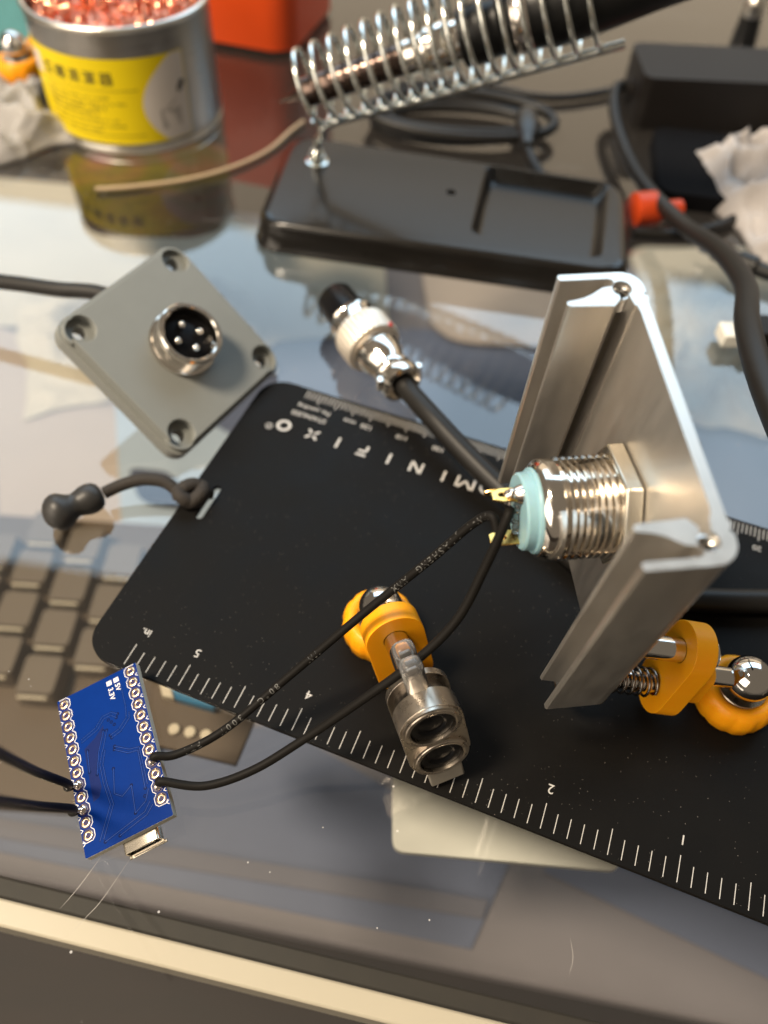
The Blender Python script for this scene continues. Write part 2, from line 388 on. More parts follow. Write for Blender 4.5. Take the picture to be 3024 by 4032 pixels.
# ================================================================== setting
o = MB().box(-4000, 4000, -4000, 4000, -720, -700).build('floor', M_FLOOR, smooth=0); tag(o, 'dark brown floor far below the glass', kind='structure')
o = MB().box(-420, 420, -60, 1500, -8, 0).build('glass_tabletop', glass_material(), smooth=0)
o.data.materials.append(glass_back())
for p in o.data.polygons: p.material_index = 0 if p.normal.z > 0.9 else 1
tag(o, 'clear scratched glass tabletop that everything rests on', kind='structure')
# shelf under the glass
o = MB().box(-330, 330, 44, 420, -136, -126).build('under_shelf', M_TRAY, M=Matrix.Rotation(R(-7), 4, 'Z'), bev=1.5)
tag(o, 'grey laminate shelf below the glass', kind='structure')
# table rail under the glass, front edge
ang = Matrix.Rotation(R(-8.8), 4, 'Z'); 
t = thing('table_rail', 'cream painted rail with dark gasket under the front of the glass', 'rail', (-34, 31.6, -40))
MB().box(-260, 260, -8.6, -3.6, 0, 10).build('rail_bar', M_RAIL, t, M=ang, bev=0.6)
MB().box(-260, 260, -3.5, 0.6, -3, 9).build('gasket', M_SEAL, t, M=ang, bev=0.6)

# ================================================================== things under the glass, some in place of reflections in it
# keyboard: rows run along y, three and a bit rows in view
t = thing('keyboard', 'brown keyboard with taupe keys seen through the glass below', 'keyboard', (-112, 130, -126))
MB().prism(rrect(-74, 36, -52, 62, 5), [], 0, 11).build('deck', M_KBASE, t, bev=1)
keymb = MB()
b0, b1 = rrect(-7.4, 7.4, -8.2, 8.2, 1.6, 4), rrect(-6.3, 6.3, -7.1, 7.1, 1.6, 4)
keymb.rings([[V((x, y, 0)) for x, y in b0], [V((x, y, 2)) for x, y in b0], [V((x, y, 9)) for x, y in b1]])
k0 = keymb.build('key', M_KEY, t); first = True
for i in range(-1, 6):
    cx = -32.6 + 16.4 * i - 20; off = 6.6 * i
    for j in range(-3, 4):
        cy = 27.5 - off + 18.6 * j
        if not (-16 < cy < 54 and -66 < cx < 28): continue
        k = k0 if first else k0.copy()
        if not first: COL.objects.link(k); k.parent = t
        first = False; k.location = V((cx, cy, 11)) * MM
        s = MB().box(-5.0, 5.0, -9.0, -8.3, 8.0, 9.2).build('edge_highlight', M_KSTRIP, t); s.location = k.location  # bright bar painting the highlight along each key's lower edge

def sheet(name, label, cat, pts, z, mt, th=0.6, cr=0.0, group=None):
    c = sum((V((p[0], p[1], 0)) for p in pts), V()) / len(pts)
    q = [(p[0] - c.x, p[1] - c.y) for p in pts]
    if cr:
        out = []
        n = len(q)
        for i in range(n):
            p, a, b = V(q[i]), V(q[i - 1]), V(q[(i + 1) % n])
            pa, pb = p + (a - p).normalized() * cr, p + (b - p).normalized() * cr
            for k in range(7):
                s = k / 6; out.append(tuple(pa.lerp(p, s).lerp(p.lerp(pb, s), s)))
        q = out
    o = MB().prism(q, [], 0, th).build(name, mt, None, bev=0.15)
    o.location = V((c.x, c.y, z)) * MM
    return tag(o, label, cat, group)
sheet('reflection_film', 'wide blue grey film standing in for the window reflection in the glass', 'film', [(-72, 335), (200, 344), (165, 150), (-98, 165), (-100, 187), (-81, 263)], -125.9, M_BLUEP)  # window reflection painted as a blue sheet below the glass
sheet('cream_sheet', 'large cream sheet under the glass holding the wall reflection near the tin', 'paper', [(-260, 452), (-153, 448), (-71, 412), (-9.3, 396), (-3.8, 332), (-60, 320), (-84, 290), (-143, 319), (-205, 317)], -124.6, M_CREAM)  # cream tone includes the bright wall reflected in the glass
sheet('beige_paper', 'beige paper beside the brown keyboard under the glass', 'paper', [(-207, 318), (-134, 294), (-110, 229), (-106, 196), (-160, 190)], -125.2, M_PINKP)
sheet('pale_blue_veil', 'pale blue card standing in for the reflected veil below the lanyard cord', 'card', [(-138, 291), (-58, 243), (-60, 196), (-80, 184), (-110, 196)], -123.8, M_PALEB)  # bluish reflection veil painted as a pale card
sheet('rounded_reflection_card', 'pinkish rounded card standing in for a bright reflection below the stand front', 'card', [(10, 400), (136, 392), (126, 330), (20, 325)], -123.2, M_PINKP, cr=24)  # bright patch of glass reflection built as a card
sheet('white_wrapper', 'cream wrapper under the glass at the photo right edge', 'wrapper', [(132, 420), (225, 428), (188, 285), (150, 285), (140, 330)], -122.4, M_CREAM, cr=14)
sheet('tin_reflection_patch', 'olive and rose mottled packet under the glass before the tin', 'panel', [(-172, 378), (-90, 386), (-78, 326), (-88, 310), (-139, 307)], -60.0, M_TINREFL, th=4, cr=12)  # added in the outline of the tin's reflection in the glass
sheet('white_pad', 'white rounded pad under the ruler edge below the glass', 'pad', [(5.8, 88), (7.5, 53.8), (62.6, 52.6), (68.3, 92)], -52.0, M_WPAD, th=2, cr=3)
sheet('dark_cloth', 'small navy cloth scrap under the glass beside the lanyard', 'cloth', [(-114, 225), (-94, 224), (-84, 206), (-104, 207)], -120.5, M_NAVY, th=1.5, cr=6)
sheet('dark_cloth', 'small navy cloth scrap under the glass below the grey square cap', 'cloth', [(-60, 244), (-36, 236), (-38, 217), (-55, 218)], -120.5, M_NAVY, th=1.5, cr=6)

sheet('reflection_film', 'blue grey film standing in for reflections along the near rail', 'film', [(-146, 100), (-74, 106), (-33, 115), (8, 94), (54, 82), (36, 46), (-124, 66)], -125.7, M_BLUEP)  # reflected tone of the near glass, its edge cut into the sheet
sheet('mauve_reflection_strip', 'narrow mauve strip standing in for a reflection across the near film', 'strip', [(-126, 76), (41.6, 60.2), (39.6, 54.6), (-126, 70)], -124.6, M_MAUVE)  # reflection band in the glass painted as a strip
sheet('reflection_film', 'blue grey film standing in for a reflection edge beside the near ruler edge', 'film', [(66, 78), (150, 60), (146, 36), (60, 70)], -125.6, M_BLUEP)  # more of the blue reflection painted as a sheet
t = thing('small_module', 'small dark module with teal part under the glass beside the board', 'module', (-44, 80, -48))
MB().prism([(-15, 13.5), (14, 3), (11, -9), (-12, -5)][::-1], [], 0, 2).build('module_board', M_KBASE, t, bev=0.3)
MB().prism([(-9.5, 10.6), (4.0, 7.6), (3.6, 3.8), (-7, 6.2)][::-1], [], 2.0, 5.0).build('teal_block', M_BLUEC, t, bev=0.4)
MB().prism([(-12.6, 11.6), (-9.7, 10.8), (-7.2, 6.2), (-10.4, 6.6)][::-1], [], 2.0, 5.2).build('pale_end', M_KSTRIP, t, bev=0.4)
for i in range(3): MB().cyl((-6 + 4.2 * i, -1.2 - 0.5 * i, 2), (-6 + 4.2 * i, -1.2 - 0.5 * i, 3.2), 1.5, 16, 0.3).build('pale_dot', M_KSTRIP, t)
# ================================================================== ruler plate
RA = R(-18.0734)
RM = Matrix.Translation((81.16, 30.25, 0)) @ Matrix.Rotation(RA, 4, 'Z')
t = thing('ruler_plate', 'matt black steel ruler plate with engraved inch and millimetre scales', 'ruler', M=RM)
slot = [(x + -144.2, y + 44.4) for x, y in stadium(1.75, 10.6, 8)]
slot = [(x - (y - 44.4) * 0.0, y) for x, y in slot]
outline = rrect(-150, 9, -0.8, 89.3, 7.0, 10)
MB().prism(outline, [slot], 0.05, 1.2).build('plate', M_RULER, t, bev=0.12)
mk = MB()
for i in range(0, 56):
    x = -2.54 * i; L = 5.1 if i % 5 == 0 else 3.9
    mk.box(x - 0.075, x + 0.075, 0.12, L, 1.15, 1.212)
mk.build('inch_scale_marking', M_MARK, t, smooth=0)
mk = MB()
for i in range(0, 140):
    x = -(i - 1.42) if i > 3 else None
    if x is None: continue
    L = 4.0 if i % 5 == 0 else 3.0
    mk.box(x - 0.10, x + 0.10, 88.55 - L, 88.5, 1.15, 1.212)
mk.build('millimetre_scale_marking', M_MARK, t, smooth=0)
UP = lambda x, y: Matrix.Translation((x, y, 1.214)) @ Matrix.Rotation(math.pi, 4, 'Z')
lt = MB()
for s, x, y in (('5', -126.95, 8.1), ('4', -101.54, 8.25), ('3', -76.1, 8.15), ('2', -50.7, 8.1), ('1', -25.4, 8.1)): text_mesh(lt, s, 2.7, UP(x, y))
text_mesh(lt, 'in.', 2.4, UP(-139.3, 8.3), bold=0.02)
for n in range(1, 12):
    text_mesh(lt, str(n * 10) if n < 12 else '120', 2.2, UP(-(n * 10 - 1.3), 82.3))
text_mesh(lt, '120', 2.2, UP(-118.5, 82.2)); text_mesh(lt, 'mm', 2.2, UP(-123.4, 82.3))
text_mesh(lt, 'STAINLESS', 2.1, UP(-133.8, 79.65), spacing=1.0); text_mesh(lt, 'Pat. pending', 1.9, UP(-133.6, 82.55), spacing=1.0)
o = lt.build('scale_lettering', M_MARK, t, smooth=0); o['kind'] = 'stuff'
# big stencil lettering  M I N I F I X O (R), drawn upright then turned with the plate
big = MB()
def bar(p, q, w, ox):
    p, q = V((p[0], p[1], 0)), V((q[0], q[1], 0)); d = (q - p).normalized(); n = V((-d.y, d.x, 0)) * w / 2
    st = len(big.v); big.add([p + n, p - n, q - n, q + n], [(0, 1, 2, 3)]); big.xf(UP(ox, 74.2), st)
H2, SW = 1.75, 0.62
def gI(ox): bar((0, -H2), (0, H2), SW, ox)
gI(-123.2); gI(-109.2)
gI(-94.6)
bar((-2.1, -H2), (-2.1, H2), SW, -88.9); bar((-1.6, H2), (0.0, -0.7), SW, -88.9); bar((0.0, -0.7), (1.6, H2), SW, -88.9); bar((2.1, -H2), (2.1, H2), SW, -88.9)
bar((-1.4, -H2), (-1.4, H2), SW, -101.9); bar((-1.3, H2), (1.3, -H2), SW, -101.9); bar((1.4, -H2), (1.4, H2), SW, -101.9)
bar((-0.9, -H2), (-0.9, 0.0), SW, -116.3); bar((-0.9, 0.25), (1.1, 0.25), SW, -116.3); bar((-1.2, H2 - 0.2), (1.4, H2 - 0.2), SW, -116.3)
for a in (45, 135, 225, 315):
    c, s = math.cos(R(a)), math.sin(R(a)); bar((c * 0.55, s * 0.55), (c * 2.1, s * 2.1), SW, -130.3)
st = len(big.v); n = 28
big.add([(rr * math.cos(2 * math.pi * k / n), rr * math.sin(2 * math.pi * k / n), 0) for rr in (1.95, 1.2) for k in range(n)], [(k, (k + 1) % n, n + (k + 1) % n, n + k) for k in range(n)]); big.xf(UP(-138.4, 74.2), st)
st = len(big.v)
big.add([(rr * math.cos(2 * math.pi * k / n), rr * math.sin(2 * math.pi * k / n), 0) for rr in (0.95, 0.75) for k in range(n)], [(k, (k + 1) % n, n + (k + 1) % n, n + k) for k in range(n)]); big.xf(UP(-141.9, 72.6), st)
text_mesh(big, 'R', 1.2, UP(-141.9, 72.6))
st = len(big.v)
big.add([(rr * math.cos(2 * math.pi * k / n), rr * math.sin(2 * math.pi * k / n), 0) for rr in (1.75, 1.15) for k in range(n)], [(k, (k + 1) % n, n + (k + 1) % n, n + k) for k in range(n)]); big.xf(UP(-83.5, 74.4), st)
big.build('name_lettering', M_MARK, t, smooth=0)

# ================================================================== lanyard through the slot
t = thing('lanyard', 'black braided cord with knot and rubber bead tied to the ruler slot', 'lanyard', (-60, 114, 0))
base = V((-60, 114, 0))
L_ = lambda *a: [V(p) - base for p in a]
p = catmull(L_((-66.0, 115.4, 4.4), (-62, 117.6, 5.2), (-57.5, 118.9, 6.0), (-52.5, 119.0, 5.6), (-49.2, 117.6, 4.2), (-47.6, 116.8, 3.2)), 8)
MB().tube(p, 1.5, 12).build('cord', M_CORD, t)
kn = catmull(L_((-48.4, 115.4, 3.0), (-47.6, 117.8, 5.0), (-45.2, 119.6, 4.4), (-43.6, 118.4, 2.8), (-44.6, 116.2, 2.6), (-47.2, 115.2, 4.4), (-48.6, 117.0, 4.9), (-46.6, 119.6, 2.9), (-44.0, 119.8, 3.6), (-43.3, 117.6, 4.3), (-45.4, 115.4, 3.4), (-47.6, 116.4, 2.6)), 8)
MB().tube(kn, 1.75, 12).build('knot', M_CORD, t)
MB().tube(catmull(L_((-44.6, 118.6, 3.0), (-43.2, 119.4, 2.6), (-42.3, 119.9, 1.6), (-42.6, 119.2, 0.4)), 6), 1.1, 10).build('cord', M_CORD, t)
bo, ba = V((-77.3, 106.4, 4.9)) - base, V((10.4, 8.2, -0.3))
Lb = ba.length
MB().lathe([(q * 1.08, w * 1.03) for q, w in [(0, 0.2), (0.25, 1.5), (0.9, 2.9), (1.9, 3.9), (3.2, 4.4), (4.5, 4.15), (5.8, 3.2), (6.8, 2.75), (7.8, 2.95), (9.0, 3.4), (10.4, 3.55), (11.6, 3.3), (12.5, 2.6), (12.9, 1.6)]], bo, ba, 36).build('rubber_bead', M_BEAD, t, smooth=60)

# ================================================================== extrusion (aluminium enclosure half)
EA = V((23.78, 104.151, 80.758))
ER = Matrix(((0.15975, 0.98716, 0.00115), (-0.97927, 0.15862, -0.12601), (-0.12458, 0.01900, 0.99203)))
EM = ER.to_4x4(); EM.translation = EA
HH, LL = 12.84, 57.5
half_outer = [(0.25, 0.0), (0.0, 0.3), (0.0, 9.4)] + [(3.4 - 3.4 * math.cos(a), 9.44 + 3.4 * math.sin(a)) for a in [R(15 * i) for i in range(1, 7)]] + [(4.3, 12.84), (4.55, 12.45), (4.9, 12.45), (5.15, 12.84), (5.9, 12.84), (6.2, 12.6)]
hole_arc = [(3.4 + 1.5 * math.cos(a), 9.3 + 1.5 * math.sin(a)) for a in [R(28 + i * (332 - 28) / 14) for i in range(15)]]
half_inner = [(8.2, 10.9), (7.0, 10.7), (6.9, 10.4)] + [(5.6, 10.15)] + hole_arc + [(5.6, 8.5), (6.9, 7.3), (6.8, 6.5), (6.55, 0.9), (6.3, 0.4), (5.9, 0.25), (5.5, 0.5), (5.3, 1.6), (5.0, 2.9), (4.4, 4.3), (3.6, 5.5), (3.1, 6.3), (2.95, 7.0), (2.9, 7.7), (2.55, 8.2), (2.0, 8.35), (1.5, 8.1), (1.3, 7.5), (1.25, 0.3), (1.0, 0.0)]
prof = half_outer + [(50 - x, y) for x, y in reversed(half_outer)] + [(50 - x, y) for x, y in reversed(half_inner)] + half_inner
t = thing('aluminium_enclosure', 'half of an extruded aluminium enclosure held upright above the ruler by a clip', 'enclosure', M=EM @ Matrix.Translation((25, 6.4, -LL)))
T0 = Matrix.Translation((-25, -6.4, LL))
MB().prism(prof, [], -LL, 0).build('extrusion', M_ALU, t, M=T0, bev=0.12, smooth=25)
for x in (3.4, 46.6):
    mb = MB(); r = []
    mb.tube([V((x + (1.35) * math.cos(k * 0.5), 9.3 + 1.35 * math.sin(k * 0.5), -1.0 - k * 0.025)) for k in range(110)], 0.18, 6)
    mb.build('screw_thread', M_STEEL, t, M=T0)

# ================================================================== push button in the enclosure wall
BX, BZ = 26.4, -25.2
BM = EM @ frame((BX, 0, BZ), (1, 0, 0), (0, 0, 1), (0, -1, 0))   # local z points out of the back of the button (away from the wall)
# local z = -y of the extrusion ; wall inner face at z=-10.9
t = thing('push_button', 'nickel plated threaded push button with pale cyan back mounted in the enclosure', 'button', M=BM @ Matrix.Translation((0, 0, -10.9)))
T1 = Matrix.Translation((0, 0, 10.9))
body = [(-10.6, 7.6)]
z = -10.6; 
while z < 0.3:
    body += [(z + 0.10, 7.75), (z + 0.38, 8.45), (z + 0.62, 8.45), (z + 0.92, 7.75)]; z += 1.12
body += [(0.75, 7.9), (0.95, 8.35), (2.9, 8.35), (3.5, 8.15), (4.1, 7.55), (4.15, 7.2), (3.3, 7.1)]
MB().lathe(body, n=56).build('threaded_body', M_CHROME, t, M=T1, smooth=30)
MB().lathe([(3.3, 7.05), (4.4, 7.05), (4.6, 6.9), (4.6, 6.6), (4.75, 6.45), (6.2, 6.35), (6.5, 6.05)], n=48).build('cyan_back_cap', M_CYAN, t, M=T1, smooth=40)
hexp = [(10.4 * math.cos(R(60 * k + 12)), 10.4 * math.sin(R(60 * k + 12))) for k in range(6)]
MB().prism(hexp, [circle2(0, 0, 7.6, 40)], -10.7, -7.9).build('hex_nut', M_NUT, t, M=T1, bev=0.35)
MB().lathe([(-12.95, 9.6), (-13.6, 9.6), (-14.9, 8.6), (-15.0, 6.4), (-15.6, 6.2), (-15.7, 5.4)][::-1], n=48).build('front_bezel', M_CHROME, t, M=T1, smooth=40)
def terminal(x, y, ang, mtl):
    mb = MB(); pts = [(-1.4, 0), (1.4, 0), (1.4, 3.4), (0.8, 4.9), (-0.8, 4.9), (-1.4, 3.4)]
    mb.prism(pts, [stadium(0.9, 1.9, 6) and [(a, b + 3.0) for a, b in stadium(0.9, 1.9, 6)]], -0.2, 0.2)
    # stand it up: local (x, y along +z)
    mb.xf(frame((x, y, 6.3), (math.cos(ang), math.sin(ang), 0), (0, 0, 1), (math.sin(ang), -math.cos(ang), 0)))
    return mb.build('terminal', mtl, t, M=T1, bev=0.05)
# in this frame x runs toward the camera, y up
terminal(-0.9, 4.0, R(12), M_GOLD); terminal(3.0, -3.0, R(8), M_GOLD); 
terminal(-4.2, -0.6, R(80), M_GOLD)
sb = MB().sphere((-0.8, 4.4, 8.0), 1.0, 16, 10)
sb.lathe([(0, 1.7), (0.7, 1.45), (1.6, 1.0), (2.6, 0.85), (3.0, 0.4)], (-0.8, 4.1, 6.4), (0, 0, 1), 16); sb.build('solder_blob', M_SOLDER, t, M=T1, smooth=60)
fl = MB(); fl.tube(catmull([(-0.3, 2.6, 6.7), (0.5, 0.6, 6.8), (1.6, -1.2, 6.8), (2.4, -2.6, 6.7)], 6), [0.35 + 0.5 * abs(math.sin(i)) for i in range(19)], 8)
fl.build('flux_smear', M_FLUX, t, M=T1, smooth=60)

BTW = lambda p: BM @ V(p)      # button frame -> world

# ================================================================== blue microcontroller board
k = 0.962
PR = Matrix(((0.862, -0.43, -0.268), (0.408, 0.903, -0.137), (0.302, -0.008, 0.953)))
px = V((0.862, 0.408, 0.302)).normalized(); py = V((-0.43, 0.90, -0.0)); py = (py - px * py.dot(px)).normalized(); pz = px.cross(py)
C0 = V((0, 0, CAMZ)); PO = C0 + (V((-63.2, 66.16, -3.84)) - C0) * k
PMx = frame(PO, px, py, pz) @ Matrix.Scale(k, 4)
t = thing('circuit_board', 'small blue circuit board tilted on the glass with four black wires', 'circuit board', M=frame(PO + px * 7.3 - py * 15, px, py, pz))
INV = frame(PO + px * 7.3 - py * 15, px, py, pz).inverted() @ PMx
holes = [(0, -2.54 * i) for i in range(12)] + [(15.24, -2.54 * i) for i in range(12)]
MB().prism(rrect(-1.35, 16.75, -31.9, 1.35, 0.25, 2), [circle2(x, y, 0.5, 10) for x, y in holes], -1.6, -0.02).build('board_core', M_FR4, t, M=INV)
MB().prism(rrect(-1.33, 16.73, -31.88, 1.33, 0.25, 2), [circle2(x, y, 0.5, 10) for x, y in holes], -0.02, 0.02).build('solder_mask', M_PCB, t, M=INV, smooth=0)
dk = MB(); z0 = 0.022
for s, xs in ((1, 0), (-1, 15.24)):
    for i in range(12):
        cx, cy = xs, -2.54 * i
        p = [(cx + 1.25 * math.cos(R(a)) * 1.0, cy + 1.27 * math.sin(R(a))) for a in range(22, 382, 45)]
        dk.add([(x, y, z0) for x, y in p], [tuple(range(8))])
dk.build('pad_clearance_print', M_PCBD, t, M=INV, smooth=0)
first = None
for x, y in holes:
    if first is None:
        mb = MB(); n = 20
        rr = [[V((r * math.cos(2 * math.pi * q / n), r * math.sin(2 * math.pi * q / n), zz)) for q in range(n)] for r, zz in ((0.50, -1.58), (0.50, 0.07), (0.56, 0.09), (0.90, 0.075), (0.94, 0.03))]
        mb.rings(rr, cap=False); first = mb.build('solder_pad', M_PAD, t, M=Matrix.Scale(k, 4), smooth=50); q = first
    else:
        q = first.copy(); COL.objects.link(q); q.parent = t
    q.location = (INV @ V((x, y, 0))) * MM
sk = MB()
def line(mb, pts, w, z):
    for a, b in zip(pts, pts[1:]):
        a, b = V((a[0], a[1], 0)), V((b[0], b[1], 0)); d = (b - a).normalized(); n = V((-d.y, d.x, 0)) * w / 2; d = d * w * 0.35
        mb.add([(a - d + n) + V((0, 0, z)), (a - d - n) + V((0, 0, z)), (b + d - n) + V((0, 0, z)), (b + d + n) + V((0, 0, z))], [(0, 1, 2, 3)])
for sgn, xs in ((1, 0), (-1, 15.24)):
    pts = []
    for i in range(12):
        cy = -2.54 * i
        pts += [(xs + sgn * 0.75, cy + 1.2), (xs + sgn * 1.32, cy + 0.6), (xs + sgn * 1.32, cy - 0.6), (xs + sgn * 0.75, cy - 1.2)]
    pts = [(xs - sgn * 0.9, 1.22)] + pts if sgn > 0 else [(xs + 0.9, 1.22)] + pts
    pts = pts + [(xs - sgn * 0.7, -2.54 * 11 - 1.25), (xs - sgn * 1.2, -2.54 * 11 - 0.7)]
    line(sk, pts, 0.13, 0.026)
    for i in range(12):
        cy = -2.54 * i - 1.27
        line(sk, [(xs - sgn * 1.3, cy + 0.35), (xs - sgn * 0.85, cy), (xs - sgn * 1.3, cy - 0.35)], 0.13, 0.026)
TX = lambda x, y: Matrix.Translation((x, y, 0.028)) @ Matrix.Rotation(R(-90), 4, 'Z')
text_mesh(sk, '5V', 1.5, TX(11.9, -2.0), bold=0.02); text_mesh(sk, '3.3V', 1.5, TX(10.3, -2.8), bold=0.02)
for (x, y) in ((11.9, -0.3), (10.3, -0.3)): sk.prism([(x - .55, y - .5), (x + .55, y - .5), (x + .55, y + .5), (x - .55, y + .5)], [], 0.026, 0.03)
sk.build('silkscreen_lettering', M_SILK, t, M=INV, smooth=0)
tr = MB(); tl = MB()
for pts in ([(2.2, -9.2), (5.6, -8.2), (7.4, -6.6), (9.4, -6.6), (10.6, -7.6)], [(2.2, -9.8), (5.9, -8.8), (7.6, -7.2), (9.2, -7.2), (10.2, -8.2)], [(8.2, -11.2), (10.2, -10.8), (12.2, -9.2), (12.6, -6.6), (12.6, -2)],
            [(8.4, -11.8), (10.5, -11.4), (12.8, -9.6), (13.0, -8.4)], [(6.0, -13.4), (4.9, -16.0), (4.9, -20), (5.4, -24.4), (2.0, -30)], [(6.5, -13.6), (5.5, -16.2), (5.5, -20), (6.0, -24.6), (2.8, -30)],
            [(8.4, -14.4), (11.0, -16.4), (13.0, -16.8), (12.9, -20), (12.7, -24.6)], [(8.6, -13.8), (11.4, -15.8), (13.4, -16.3), (13.4, -20), (13.3, -24)], [(7.4, -18.0), (6.6, -22.8), (8.0, -24.0), (10.2, -22.8), (9.8, -28.2)],
            [(13.0, -27.4), (11.6, -28.8), (3.0, -30.6)], [(13.4, -28.2), (11.9, -29.5), (6.0, -30.8)], [(9.8, -28.2), (12.2, -27.0), (13.3, -25.0)], [(3.0, -12.0), (2.6, -16.4)], [(7.0, -9.6), (5.2, -13.4), (4.0, -17.6)], [(7.7, -9.8), (6.0, -13.6)]):
    line(tr, pts, 0.34, 0.03); line(tl, pts, 0.13, 0.036)
for (x, y) in ((10.6, -7.6), (10.2, -8.2), (9.5, -9.4), (8.2, -11.2), (8.4, -11.8), (7.0, -9.6), (7.7, -9.8), (8.4, -14.4), (8.6, -13.8), (7.4, -18), (10.2, -22.8), (9.8, -28.2), (3.0, -30.6), (6.0, -30.8), (3.0, -12), (2.6, -16.4), (12.7, -24.6), (12.3, -26), (4, -17.6), (9.0, -8.6), (8.5, -7.9)):
    n = 10; tr.add([(x + r * math.cos(2 * math.pi * q / n), y + r * math.sin(2 * math.pi * q / n), 0.034) for r in (0.36, 0.16) for q in range(n)], [(q, (q + 1) % n, n + (q + 1) % n, n + q) for q in range(n)])
tr.build('trace_pattern', M_PCBT, t, M=INV, smooth=0)
tl.build('trace_ridge_pattern', M_PCBL, t, M=INV, smooth=0)
MB().add([(x, y, 0.024) for x, y in ((2.4, -11.4), (5.0, -10.2), (7.2, -8.4), (7.0, -10.4), (5.4, -13.2), (4.2, -16.4), (4.4, -20.2), (3.6, -22), (2.2, -22.4))][::-1], [tuple(range(9))]).build('copper_pour_print', M_PCBP, t, M=INV, smooth=0)
# usb socket under the lower end
ub = MB(); sh = rrect(5.2, 12.4, -4.1, -1.72, 0.5, 3); shi = rrect(5.5, 12.1, -3.8, -2.02, 0.4, 3)
ub.prism(sh, [shi], 28.6, 33.9)
ub.xf(frame((0, 0, 0), (1, 0, 0), (0, 0, 1), (0, -1, 0)))
ub.build('usb_shell', M_USB, t, M=INV, bev=0.08)
ub = MB(); ub.box(5.52, 12.08, -32.4, -28.6, -3.78, -2.04); ub.box(6.7, 10.9, -33.6, -32.4, -3.2, -2.6); ub.build('usb_tongue', M_BLACKP, t, M=INV)
ub = MB(); ub.box(4.9, 12.7, -34.4, -33.7, -4.4, -4.11); ub.build('usb_lip', M_USB, t, M=INV, bev=0.1)
for (cx, cy, w, h, d) in ((7.6, -14, 7, 7, 1.0), (12, -20, 3.2, 2.5, 1.1), (3.2, -21, 2, 1.2, 0.8), (12.4, -8, 1.6, 0.9, 0.7), (4, -6, 1.6, 0.9, 0.7)):
    MB().box(cx - w / 2, cx + w / 2, cy - h / 2, cy + h / 2, -1.6 - d, -1.61).build('chip', M_BLACKP, t, M=INV, bev=0.08)
for hx, hy in ((15.24, -2.54 * 8), (15.24, -2.54 * 10), (0, -2.54 * 7), (0, -2.54 * 9)):
    MB().lathe([(0.02, 1.0), (0.25, 0.97), (0.55, 0.82), (0.8, 0.62), (0.95, 0.4), (1.0, 0.1)], (hx, hy, 0), (0.12, 0.05, 1), 18).build('solder_joint', M_SOLDER, t, M=INV, smooth=60)
PW = lambda x, y, z=0.0: PMx @ V((x, y, z))

# ================================================================== wires
def wire(name, label, pts, r, mt, cat='wire', text=None, n=10, sub=10, core=None, part='jacket'):
    b = V(pts[0]); P = catmull([V(p) - b for p in pts], sub)
    t = thing(name, label, cat, b)
    MB().tube(P, r if not callable(r) else [r(i / (len(P) - 1)) for i in range(len(P))], n).build(part, mt, t, smooth=60)
    if core:
        for q in core: MB().tube([V(x) - b for x in q], 0.45, 8).build('bare_strands', M_SOLDER, t, smooth=60)
    if text:
        lt = MB(); up0 = V((0, 0, 1))
        D = [0.0]
        for a, c in zip(P, P[1:]): D.append(D[-1] + (c - a).length)
        def at(s):
            for i in range(len(D) - 1):
                if D[i + 1] >= s:
                    f = (s - D[i]) / max(1e-6, D[i + 1] - D[i]); return P[i].lerp(P[i + 1], f), (P[i + 1] - P[i]).normalized()
            return None
        for s0, word, cw in text:
            for i, ch in enumerate(word):
                if ch == ' ': continue
                g = at(s0 + i * cw)
                if not g: continue
                p, tg = g
                view = (C0 - (p + b)).normalized(); nz = (view - tg * view.dot(tg)).normalized(); ty = nz.cross(tg)
                st = len(lt.v); text_mesh(lt, ch, cw * 1.25, None, bold=0.01)
                for q in range(st, len(lt.v)):
                    v = lt.v[q]; ang = v.y / r
                    lt.v[q] = p + tg * v.x + (nz * math.cos(ang) + ty * math.sin(ang)) * (r + 0.03)
        lt.build('print_lettering', M_PRINT, t, smooth=0)
    return t


tA = BTW((3.0, -3.0, 9.0)); tB = BTW((-0.9, 4.0, 8.2))
hA, hB, hC, hD = PW(15.24, -2.54 * 8), PW(15.24, -2.54 * 10), PW(0, -2.54 * 7), PW(0, -2.54 * 9)
up = pz
WA = [tA + V((-0.6, 0.6, -0.8)), (17.7, 80.8, 50.2), (14.8, 81.0, 47.4), (8.8, 78.6, 40.2), (-2.9, 73.9, 27.2), (-16.0, 66.0, 16), (-27.0, 57.6, 9.9), (-35.0, 53.2, 8.0), hA + up * 1.25 + px * 1.5, hA + up * 1.0 + px * 0.85]
wire('thin_black_wire', 'thin printed black wire from the button passing above the ball clip to the board', WA, 0.80, M_WIRE, text=[(4.5, 'VW-1', 1.25), (11, 'JIASHENG', 1.35), (24, 'AWM', 1.35), (47, 'VW', 1.35), (57, '80°C', 1.35), (66, '300V', 1.35), (75, 'FT1', 1.35)], core=[[tA, tA + V((-0.6, 0.6, -0.8))], [hA + up * 1.0 + px * 1.0, hA + up * 0.8 + px * 0.25, hA - up * 1.0]])
WB = [tB + V((0.3, -0.9, -2.2)), (19.4, 77.6, 53.4), (17.0, 73.4, 46.4), (13.2, 67.8, 38.2), (6.6, 63.3, 30.6), (-2.6, 59.1, 22), (-11.6, 55.3, 14), (-20.5, 50.6, 9.6), (-29.0, 47.7, 7.9), hB + up * 1.25 + px * 1.6 - py * 0.2, hB + up * 1.0 + px * 0.85]
wire('thin_black_wire', 'thin black wire passing between the clear clip jaws to the board', WB, 0.82, M_WIRE, core=[[tB, tB + V((0.3, -0.9, -2.2))], [hB + up * 1.0 + px * 1.0, hB + up * 0.8 + px * 0.25, hB - up * 1.0]])
